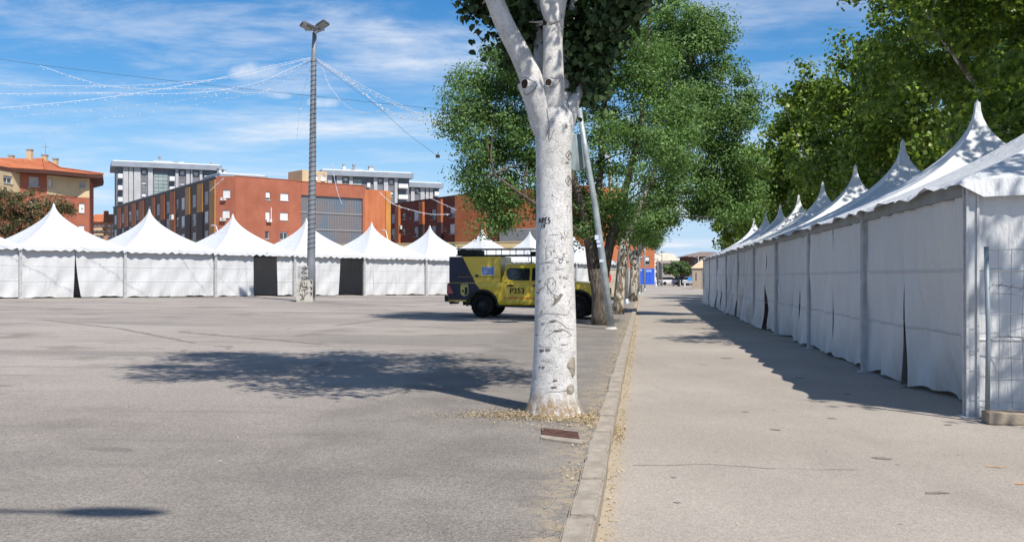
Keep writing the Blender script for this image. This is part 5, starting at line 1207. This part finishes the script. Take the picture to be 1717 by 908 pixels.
# street lamp before the brown facade corner and before the second block
for (px, pt, pbm, Z, dx, lab) in ((366, 378, 470, 112, -7, 'curved pale street lamp before the red end wall corner'), (650, 386, 470, 120, -6, 'curved pale street lamp before the yellow wall')):
    g = at(px, 464, Z); g.z = gz(g.x, g.y); h = at(px, pt, Z).z-g.z; s = Z/F
    t = thing('street_lamp', lab, 'street lamp', g); mb = MB(); mb.tube([(0, 0, 0), (0, 0, h*.7), (-.05, 0, h*.88), (dx*s*.5, 0, h*.985), (dx*s, 0, h)], [.09, .075, .06, .05, .045], 8); part('pole', mb, WHT, t, smooth=True)
    mb = MB(); mb.ball((dx*s*1.2, 0, h), (.35, .14, .08), 10, 6); part('lamp_head', mb, GREYL, t, smooth=True)
# --- block E: second brick block with orange strips
E0 = XZ(654.5, 193); E1_ = XZ(767, 171.5)
be = thing('brick_apartment_block', 'second apartment block, dark red with thin orange strips and a broad orange bay', 'building', (E0[0], E0[1], .3))
f = Facade(be, E0, E1_); TE = 15.6
hs_ = [z6(770, 805, 560, 645), z6(770, 805, 700, 795), z6(875, 905, 550, 610), z6(875, 905, 698, 752), z6(985, 1030, 535, 625), z6(988, 1028, 682, 775), z6(1155, 1195, 515, 610), z6(1152, 1195, 670, 765), z6(1285, 1298, 510, 555), z6(1280, 1293, 660, 720), z6(950, 958, 540, 600), z6(950, 958, 690, 745), z3(225, 258, 30, 100), z3(222, 258, 145, 215), z3(190, 200, 40, 80), z3(188, 198, 150, 190)]
rr2 = [(f.rect(*q), rw.choice((1., .55, .6, 1.))) for q in hs_]
f.wall('facade', 0, TE, [a for a, _ in rr2], DRB, .22, thick=12)
for a, b in rr2: f.window(a, b, SHG if rw.random() < .7 else SHUT, FRM, .22)
for q, lng in ((z6(828, 862, 480, 815), 1), (z6(1055, 1092, 445, 658), 0), (z6(1230, 1267, 425, 640), 0)):
    a, b, c, d = f.rect(*q); f.slab('cladding_strip', (a, b, 0 if lng else c, TE-.3), 0, .5, TERR)
    if not lng: f.slab('cladding_strip', (a, b, 0, c-.02), 0, .45, DKB)
f.ac((f.uz(673, 362)[0]-.5, f.uz(673, 362)[0]+.4, 10.6, 11.3)); f.slab('parapet_cap', (-.05, f.len, TE, TE+.14), -.4, .1, DKB)
E2 = XZ(817, 166); f2 = Facade(be, E1_, E2); f2.wall('orange_bay', 0, TE+.1, [], ORB, .2, thick=10, o=.6)
E3 = XZ(838, 163.5); f3 = Facade(be, E2, E3); hs_ = [f3.rect(*z3(497, 520, 150, 195)), f3.rect(*z3(497, 520, 262, 290))]; f3.wall('facade', 0, TE, hs_, DRB, .2, thick=10)
for h in hs_: f3.window(h, .8, SHUT, FRM, .2)
E4 = XZ(985, 152); f4 = Facade(be, E3, E4); f4.wall('facade', 0, TE, [], ORB, .2, thick=10)
hz = f4.uz(850, 384)[1]; k = 60; mb = MB(); f4.slab('grille_panel', (.2, 8.5, 3, hz), 0, .15, FRD)
for j in range(k): uu = .25+j*8.2/k; f4.block(mb, (uu, uu+.07, 3, hz-.05), .15, .32)
part('fins', mb, plain('grey_fin', (0.40, 0.41, 0.43), .6, .2), be, world=True)['kind'] = 'stuff'
# --- low yellow wall in front of it
Y0 = XZ(560, 150); Y1 = XZ(900, 136)
by = thing('yellow_annex', 'low pale yellow wall running behind the tents before the brick blocks', 'building', (Y0[0], Y0[1], .3)); f = Facade(by, Y0, Y1); f.wall('wall', 0, 6.3, [], YELR, .2, thick=3); f.slab('coping', (0, f.len, 6.3, 6.42), -3, .08, CREAM)
# --- grey towers
def tower(name, label, px0, px1, Z0, Z1, ytop, floors, items, roofbits, depth=14, side=None, ox=0, oy=0, sc=1.0, dy=0):
    P0, P1 = XZ(px0, Z0), XZ(px1, Z1); t = thing(name, label, 'building', (P0[0], P0[1], 0)); f = Facade(t, P0, P1); H = f.uz((px0+px1)/2, ytop)[1]
    holes = []
    for it in items:
        if it[0] == 'win':
            for y in it[3]:
                u0 = f.uz(it[1], y)[0]; u1 = f.uz(it[2], y)[0]; zt = f.uz(it[1], y)[1]; holes.append((u0, u1, zt-1.45, zt))
    f.wall('wall', 0, H, holes, GREYW, .3, thick=depth)
    for h in holes: f.window(h, rw.choice((.35, .6, .5)), WHT, WHT, .3)
    for it in items:
        if it[0] == 'pale': f.slab('pilaster', (f.uz(it[1], 300)[0], f.uz(it[2], 300)[0], 0, H-.02), 0, .5, GREYL)
        if it[0] == 'balc':
            for y in it[3]:
                u0 = f.uz(it[1], y)[0]; u1 = f.uz(it[2], y)[0]; z = f.uz(it[1], y)[1]
                b = f.slab('balcony', (u0, u1, z-.2, z+.02), .0, 1.3, GREYL); f.slab('balcony_front', (u0, u1, z+.02, z+1.0), 1.18, 1.3, WHT, b); f.slab('balcony_door', (u0+.3, u1-.3, z+.05, z+2.1), .0, .05, PANE, b)
        if it[0] == 'glass':
            a, b, zt = f.uz(it[1], 300)[0], f.uz(it[2], 300)[0], f.uz(it[1], it[3])[1]; n = int((zt-6)/2.9); nc = max(2, int((b-a)/.9))
            f.slab('stair_glazing', (a, b, 6, zt), .02, .12, plain('glass_block', (0.30, 0.37, 0.36), .3, 0, .1, .5)); mb = MB()
            for i in range(nc+1): uu = a+(b-a)*i/nc; f.block(mb, (uu-.05, uu+.05, 6, zt), .12, .18)
            for i in range(n*3+1): z = zt-i*.95; f.block(mb, (a, b, z-.05, z+.05), .12, .175)
            part('glazing_bars', mb, GREYW, t, world=True)['kind'] = 'stuff'
    cs = [(0, f.len, 0.)]
    f.slab('cornice', (-1.2, f.len+.8, H, H+1.3), -depth-.8, 1.4, GREYC)
    f.slab('roof', (-.8, f.len+.3, H+1.302, H+1.6), -depth-.5, .9, WROOF)
    for (x0, x1, y0, o0, o1, m) in roofbits:
        a, b, z = f.uz(x0, 300)[0], f.uz(x1, 300)[0], f.uz(x0, y0)[1]; f.slab('roof_house' if x1-x0 > 8 else 'chimney', (a, b, H+1.6, z), o0, o1, m)
        if x1-x0 < 8:
            f.slab('chimney_cap', (a-.12, b+.12, z, z+.5), o0-.1, o1+.1, FRD)
    return t, f, H
R3 = lambda *y: [250+q/5.34 for q in y]
tower('grey_tower', 'grey apartment tower with pale vertical bands, left of the brown facade', 195, 366, 252, 262, 283, 9,
      [('balc', 198, 205.5, R3(258, 362, 466, 570)), ('pale', 206.5, 215, 0), ('pale', 216, 223, 0), ('pale', 224.5, 235.5, 0), ('win', 238, 245, R3(192, 290, 392)), ('pale', 248, 256, 0), ('glass', 258, 281, 290), ('balc', 284, 292.5, R3(282, 372)), ('pale', 294, 299, 0), ('win', 302, 309, R3(198, 300)), ('pale', 312, 318, 0), ('pale', 319.5, 322.5, 0), ('win', 324.5, 332, R3(205, 300)), ('pale', 334.5, 339, 0), ('balc', 342, 360, R3(275, 372))],
      [(258, 292, 266, -10, -4, GREYL), (304, 312, 267, -8, -6.5, WHT), (298, 302, 270, -8, -6.5, FRD), (269, 272, 260, -7, -6, FRD), (355, 357, 274, -3, -2, FRD)], 16)
mb = MB()
R6 = lambda *y: [260+q/5.675 for q in y]
tower('grey_tower', 'grey apartment tower rising behind the glazed bay, white balconies', 545, 686, 250, 258, 297, 9,
      [('pale', 549, 556, 0), ('pale', 564, 573, 0), ('win', 576, 583.5, R6(215)), ('pale', 585, 591, 0), ('glass', 592, 606, 300), ('balc', 614, 619, R6(305)), ('pale', 626, 632, 0), ('win', 634.5, 640.5, R6(230)), ('pale', 643, 650, 0), ('win', 653, 659.5, R6(240, 345)), ('pale', 661, 666, 0), ('balc', 666.5, 682, R6(312, 415))],
      [(580, 616, 279, -10, -5, GREYL), (580, 583.5, 276, -4, -3, WHT), (625, 631.5, 279, -5, -3.5, WHT), (597, 600, 276, -4, -3, FRD)], 14)
tower('grey_tower', 'lower grey tower block at the right end of the grey towers', 684, 736, 268, 272, 315, 8,
      [('pale', 688, 694, 0), ('win', 697, 703, R6(325)), ('pale', 704, 711, 0), ('pale', 713, 718, 0), ('pale', 719.5, 725, 0), ('balc', 726, 733, R6(385))], [(690, 704, 303, -10, -3, GREYL)], 14)
tower('grey_tower', 'grey building peeping over the red end wall with two chimneys', 373, 440, 240, 246, 303, 7, [('pale', 380, 390, 0), ('pale', 400, 410, 0)], [(376, 379.5, 283, -5, -3.5, WHT), (384, 387.5, 285, -5, -3.5, WHT)], 10)
t = thing('grey_building', 'bluish grey building corner at the very left edge behind the tiled roof', 'building', (*XZ(-30, 190), 0)); f = Facade(t, XZ(-60, 190), XZ(15, 196)); f.wall('wall', 0, f.uz(0, 277)[1], [], GREYW, .2, thick=12); hh = f.uz(0, 277)[1]; f.slab('cornice', (-1, f.len+.6, hh, hh+1.2), -13, 1, GREYC)
# --- red-roofed house at the far left
H0 = XZ(-70, 106); H1 = XZ(33, 117); H2 = XZ(79, 119); H3 = XZ(128, 122.5); H4 = XZ(150, 123); H5 = XZ(157, 131)
bh = thing('tiled_roof_house', 'red brick apartment house with orange tiled hip roof and cream top storey at far left', 'building', (H1[0], H1[1], .4))
ze = 14.2; zc = 11.35
def zz3(x0, x1, y0, y1): return (x0/5.34, x1/5.34, 250+y0/5.34, 250+y1/5.34)
for (a, b, low, wl) in ((H0, H1, CREAM, [zz3(30, 112, 240, 305)]), (H1, H2, REDB, [zz3(258, 350, 248, 335), zz3(425, 465, 265, 345), zz3(270, 345, 460, 540)]), (H2, H3, CREAM, []), (H3, H4, CREAM, [zz3(712, 765, 290, 345), zz3(705, 757, 483, 570), zz3(702, 755, 680, 765)]), (H4, H5, REDB, [])):
    f = Facade(bh, a, b); rr2 = [f.rect(*q) for q in wl]; top_ = [h for h in rr2 if h[2] > zc-.1]; bot = [h for h in rr2 if h[3] <= zc]
    f.wall('upper_wall', zc, ze, top_, low, .2, thick=0); f.wall('lower_wall', 0, zc, bot, REDB, .2, thick=0)
    for i, h in enumerate(rr2): f.window(h, (.95, .3, .6, .95, .85)[(i*2+len(wl)) % 5], SHUT if i else SHG, FRM, .2)
f = Facade(bh, H2, H3); f.slab('string_course', (0, f.len, zc-.06, zc+.08), -.05, .06, REDB)
ring = [Vector((*q, ze)) for q in (H0, H1, H2, H3, H4, H5)]; back = [Vector((H5[0]-8, H5[1]+12, ze)), Vector((H0[0]-4, H0[1]+26, ze))]; ring += back
cen_ = sum((p for p in ring), Vector())/len(ring); eav = []
for p in ring: d = p-cen_; d.z = 0; e = p+d.normalized()*1.9; eav.append(e)
rid = [at(-20, 274, 124), at(72, 266.5, 131), at(100, 279, 134)]; rid[2].z = rid[1].z-.9
mb = MB(); vs = eav+rid; n0 = len(eav); mb.add(vs, [(0, 1, n0+1, n0), (1, 2, n0+1), (2, 3, n0+2, n0+1), (3, 4, n0+2), (4, 5, n0+2), (5, 6, n0+2), (6, 7, n0, n0+1), (6, n0+1, n0+2), (7, 0, n0)]); rf_ = part('roof', mb, TILE, bh, world=True)
mb = MB(); mb.hexa([p-Vector((0, 0, .45)) for p in [cen_+(e-cen_)*.985 for e in eav]], [p-Vector((0, 0, .03)) for p in eav]); part('eaves', mb, plain('dark_eaves', (0.10, 0.045, 0.035), .8), rf_, world=True)
for a, b in ((n0, n0+1), (n0+1, n0+2), (n0+2, 4), (n0+1, 2)):
    mb = MB(); mb.tube([vs[a]+Vector((0, 0, .05)), vs[b]+Vector((0, 0, .05))], .14, 6); part('ridge_tiles', mb, TILE, rf_, world=True)
for (px, py, wd, h, Z) in ((19, 277, 7.5, 14, 124), (50, 272, 8, 19, 126), (75, 269, 8, 7, 131), (93, 275, 7, 7, 135)):
    c = at(px, py, Z); s = Z/F; mb = MB(); mb.box((c.x, c.y, c.z+h*s/2-.8), (wd*s, wd*s, h*s+1.6)); ch = part('chimney', mb, CREAM, rf_, world=True); mb = MB(); mb.box((c.x, c.y, c.z+h*s+.12), (wd*s*1.15, wd*s*1.15, .2)); part('chimney_cap', mb, FRD, ch, world=True)
mb = MB(); c = at(76.5, 266, 131); mb.tube([c, c+Vector((0, 0, 2.0))], .04, 5); mb.tube([c+Vector((-.5, 0, 1.6)), c+Vector((.5, 0, 1.6))], .03, 4); part('antenna', mb, STEEL, rf_, world=True)
# mast aerial by the cream roof house
# --- small orange-roofed building between
t = thing('tiled_roof_house', 'small distant brick house with orange roof in the gap left of the towers', 'building', (*XZ(155, 262), .3)); f = Facade(t, XZ(150, 262), XZ(198, 262)); h_ = f.uz(170, 372)[1]
hs_ = [f.rect(x, x+5, y, y+4) for x in (157, 163.5, 170, 180, 187) for y in (377, 386, 395)]; f.wall('wall', 0, h_, hs_, plain('pale_brick', (0.42, 0.235, 0.15), .85, 0, .15, .5), .2, thick=9)
for h in hs_: f.window(h, .6, SHUT, FRM, .2, sill=False, split=False)
for y in (383, 391.5): a, b, c, d = f.rect(157, 175, y, y+3); f.slab('balcony', (a, b, c, d), 0, .8, CREAM)
z1 = f.uz(170, 357)[1]; mb = MB(); mb.add([f.p(-.6, h_, .8), f.p(f.len+.6, h_, .8), f.p(f.len+.6, z1, -5), f.p(-.6, z1, -5), f.p(-.6, h_, -10), f.p(f.len+.6, h_, -10)], [(0, 1, 2, 3), (3, 2, 5, 4), (0, 3, 4), (1, 5, 2)]); rfo = part('roof', mb, TILE, t, world=True)
for px in (165, 189): a = f.uz(px, 350)[0]; f.slab('chimney', (a-.5, a+.5, z1-1.2, z1+.9), -5.5, -4.5, REDB, rfo)

# --- far end of the street
g = XZ(1040, 187); t = thing('corner_shop_building', 'orange brick corner building with bright blue shopfront at the street end', 'building', (*g, 0)); f = Facade(t, g, XZ(1097.5, 188)); zb = f.uz(1090, 450)[1]; zt = f.uz(1090, 398)[1]
hs_ = [f.rect(1082, 1089, 430, 444), f.rect(1066, 1071, 434, 444), f.rect(1072, 1077, 428, 436)]; f.wall('upper_wall', zb+.02, zt, hs_, ORB, .2, thick=12)
for h in hs_: f.window(h, .5, SHUT, FRM, .2)
BLUE = plain('blue_shopfront', (0.035, 0.12, 0.62), .5, 0, .06, .6); f.wall('shopfront', -.1, zb, [], BLUE, .2, thick=12, o=.05); f.slab('shop_sign', f.rect(1083, 1092, 451.5, 456), .06, .14, plain('sign_blue', (0.25, 0.38, 0.75), .5)); f.slab('shop_sign', f.rect(1064, 1076, 451, 454), .06, .14, plain('sign_pale', (0.5, 0.56, 0.75), .5))
for x in (1079, 1084, 1090): a = f.uz(x, 460)[0]; f.slab('shutter_rib', (a-.06, a+.06, 0, zb-.4), .05, .12, BLUE)
t = thing('cream_house', 'pale cream house with sloping roofline at the end of the street', 'building', (*XZ(1095, 225), 0)); f = Facade(t, XZ(1094, 225), XZ(1138, 228))
zz = lambda px, py: f.uz(px, py)
mb = MB(); pf = [zz(1095, 478), zz(1137.5, 478), zz(1137.5, 431.5), zz(1126, 424.5), zz(1108, 424), zz(1096, 431)]; n = len(pf); mb.add([f.p(u, z, 0) for u, z in pf]+[f.p(u, z, -10) for u, z in pf], [tuple(range(n)), tuple(range(2*n-1, n-1, -1))]+[(i, (i+1) % n, n+(i+1) % n, n+i) for i in range(n)]); part('wall', mb, plain('pale_render', (0.68, 0.62, 0.52), .85, 0, .06, .4), t, world=True)
for px in (1101, 1106, 1115, 1126): a, z = zz(px, 424); f.slab('chimney', (a-.35, a+.35, z-.6, z+.5), -4, -3.3, FRD)
for q in ((1099, 1102, 445, 452), (1099, 1102, 457, 464)): f.slab('window', f.rect(*q), .0, .06, PANE)
t = thing('grey_house', 'low grey roofed house between the cream house and the round tree', 'building', (*XZ(1112, 205), 0)); f = Facade(t, XZ(1110, 205), XZ(1136, 205)); h_ = f.uz(1120, 441)[1]; f.wall('wall', 0, h_, [], plain('taupe_render', (0.36, 0.33, 0.30), .85), .2, thick=8); mb = MB(); a = f.uz(1134, 436)[1]; mb.add([f.p(-.3, h_, .5), f.p(f.len+.3, h_, .5), f.p(f.len+.3, a, -4), f.p(-.3, a, -4), f.p(-.3, h_, -8.5), f.p(f.len+.3, h_, -8.5)], [(0, 1, 2, 3), (3, 2, 5, 4), (0, 3, 4), (1, 5, 2)]); part('roof', mb, plain('taupe_roof', (0.30, 0.25, 0.21), .9), t, world=True)
t = thing('white_house', 'distant white house right of the cream house', 'building', (*XZ(1140, 240), 0)); f = Facade(t, XZ(1136, 240), XZ(1158, 240)); f.wall('wall', 0, f.uz(1150, 434)[1], [], WHT, .2, thick=8); f.slab('window', f.rect(1142, 1145, 438, 442), 0, .06, PANE)
t = thing('brown_house', 'dark brown house with overhanging roof behind the beige kiosk', 'building', (*XZ(1156, 172), 0)); f = Facade(t, XZ(1156, 172), XZ(1215, 172)); h_ = f.uz(1170, 430)[1]; f.wall('wall', 0, h_, [], plain('brown_render', (0.13, 0.075, 0.06), .85), .2, thick=10)
mb = MB(); a = f.uz(1185, 421)[1]; mb.add([f.p(-.8, h_, 1), f.p(f.len+.8, h_, 1), f.p(f.len-1, a, -4), f.p(2.6, a, -4), f.p(-.8, h_, -11), f.p(f.len+.8, h_, -11)], [(0, 1, 2, 3), (3, 2, 5, 4), (0, 3, 4), (1, 5, 2), (0, 4, 5, 1)]); part('roof', mb, plain('brown_roof', (0.22, 0.165, 0.14), .9), t, world=True)
for q in ((1163, 1168, 435, 442), (1172, 1177, 435, 442)): f.slab('window', f.rect(*q), 0, .06, PANE)
kb = onground(1173, 479.5); Zk = 118; c = Vector((*XZ(1176, Zk), 0)); t = thing('kiosk', 'beige kiosk with pyramid roof at the end of the tent row', 'kiosk', c, -.25); W_ = 14*2*Zk/F*1.1
mb = MB(); mb.box((0, W_/2, 1.25), (W_, W_, 2.5)); part('wall', mb, plain('beige_panel', (0.42, 0.33, 0.25), .8, 0, .08, .6), t); mb = MB(); mb.add([(-W_/2-.15, -.15, 2.5), (W_/2+.15, -.15, 2.5), (W_/2+.15, W_+.15, 2.5), (-W_/2-.15, W_+.15, 2.5), (W_*.1, W_/2, 3.75)], [(0, 1, 4), (1, 2, 4), (2, 3, 4), (3, 0, 4), (3, 2, 1, 0)]); part('roof', mb, plain('tan_roof', (0.58, 0.44, 0.29), .8), t)
for x in (-W_/2+.05, 0.15, W_/2-.05): mb = MB(); mb.box((x, -.03, 1.25), (.07, .05, 2.5)); part('corner_post', mb, FRD, t)
mb = MB(); mb.box((-W_*.28, -.02, 1.5), (.12, .03, .9)); part('slot_window', mb, PANE, t)
# parked cars, barriers and people-sized things at the street end
def small_car(px, Z, mat, label, rz, ln=4.1):
    p = Vector((*XZ(px, Z), 0)); p.z = gz(p.x, p.y); t = thing('parked_car', label, 'car', p, rz, 'cars parked at the street end'); k = ln/4.1
    prof = [(-2.0, .35), (-2.02, .85), (-1.9, .95), (.95, .95), (1.75, .84), (2.02, .66), (2.02, .35)]; part('body', extrude_y([(x*k, z) for x, z in prof], -.84, .84), mat, t, bevel=.08)
    mb = MB(); mb.hexa([(-1.8*k, -.78, .94), (1.0*k, -.78, .94), (1.0*k, .78, .94), (-1.8*k, .78, .94)], [(-1.45*k, -.6, 1.44), (.25*k, -.6, 1.44), (.25*k, .6, 1.44), (-1.45*k, .6, 1.44)]); part('cabin', mb, GLS, t, bevel=.06)
    mb = MB(); mb.box((-.6*k, 0, 1.45), (1.75*k, 1.2, .05)); part('roof', mb, mat, t, bevel=.02)
    for x in (-1.25*k, 1.3*k):
        for y in (-.78, .78): mb = MB(); mb.lathe([(.001, -.1), (.3, -.1), (.32, 0), (.3, .1), (.001, .1)], 16, (x, y, .32), 'y'); part('wheel', mb, RUB, t, smooth=True)
    return t
small_car(1122, 176, paint_mat('white_car_paint', (0.65, 0.66, 0.68)), 'small white car left of the round tree at the street end', .3)
small_car(1146, 180, paint_mat('dark_car_paint', (0.05, 0.055, 0.07)), 'dark car below the round tree at the street end', -.2)
small_car(1156, 168, paint_mat('silver_car_paint', (0.50, 0.52, 0.55)), 'pale silver car beside the beige kiosk', 1.2)
for (px, Z, ty, lab) in ((1110, 160, 424, 'dark lamp post before the cream house'), (1103, 170, 432, 'thin dark post left of the cream gable'), (1171, 150, 428, 'street lamp with long arm before the brown house')):
    p = Vector((*XZ(px, Z), 0)); h = at(px, ty, Z).z; t = thing('street_lamp', lab, 'street lamp', p); mb = MB(); P = [(0, 0, 0), (0, 0, h*.6), (0, 0, h)]; mb.tube(P, [.12, .09, .07], 8); part('pole', mb, FRD, t, smooth=True); mb = MB()
    mb.tube([(0, 0, h*.9), (-.5, 0, h*.95), (-1.2 if px > 1150 else -.5, 0, h*.97)], .05, 6); mb.ball((-1.4 if px > 1150 else -.7, 0, h*.97), (.3, .12, .08), 8, 5); part('lamp_arm', mb, FRD, t, smooth=True)
t = thing('road_sign', 'small blue road sign left of the beige kiosk', 'sign', (*XZ(1157, 140), 0)); mb = MB(); mb.tube([(0, 0, 0), (0, 0, 1.6)], .04, 6); part('post', mb, STEEL, t); mb = MB(); mb.box((0, -.05, 1.15), (.62, .03, .5)); part('panel', mb, plain('sign_panel_blue', (0.05, 0.25, 0.60), .5), t)
for i, px in enumerate((1100, 1106, 1129, 1140, 1148)):
    p = Vector((*XZ(px, 150+i), 0)); t = thing('bollard', '%s white bollard from the left across the street end' % ('first', 'second', 'third', 'fourth', 'fifth')[i], 'bollard', p, 0, 'white bollards across the street end'); mb = MB(); mb.lathe([(.12, 0), (.12, .8), (.09, .95), (.001, 1.0)], 10); part('post', mb, WHT, t, smooth=True); mb = MB(); mb.lathe([(.125, .55), (.125, .7)], 10); part('band', mb, GREYW, t)
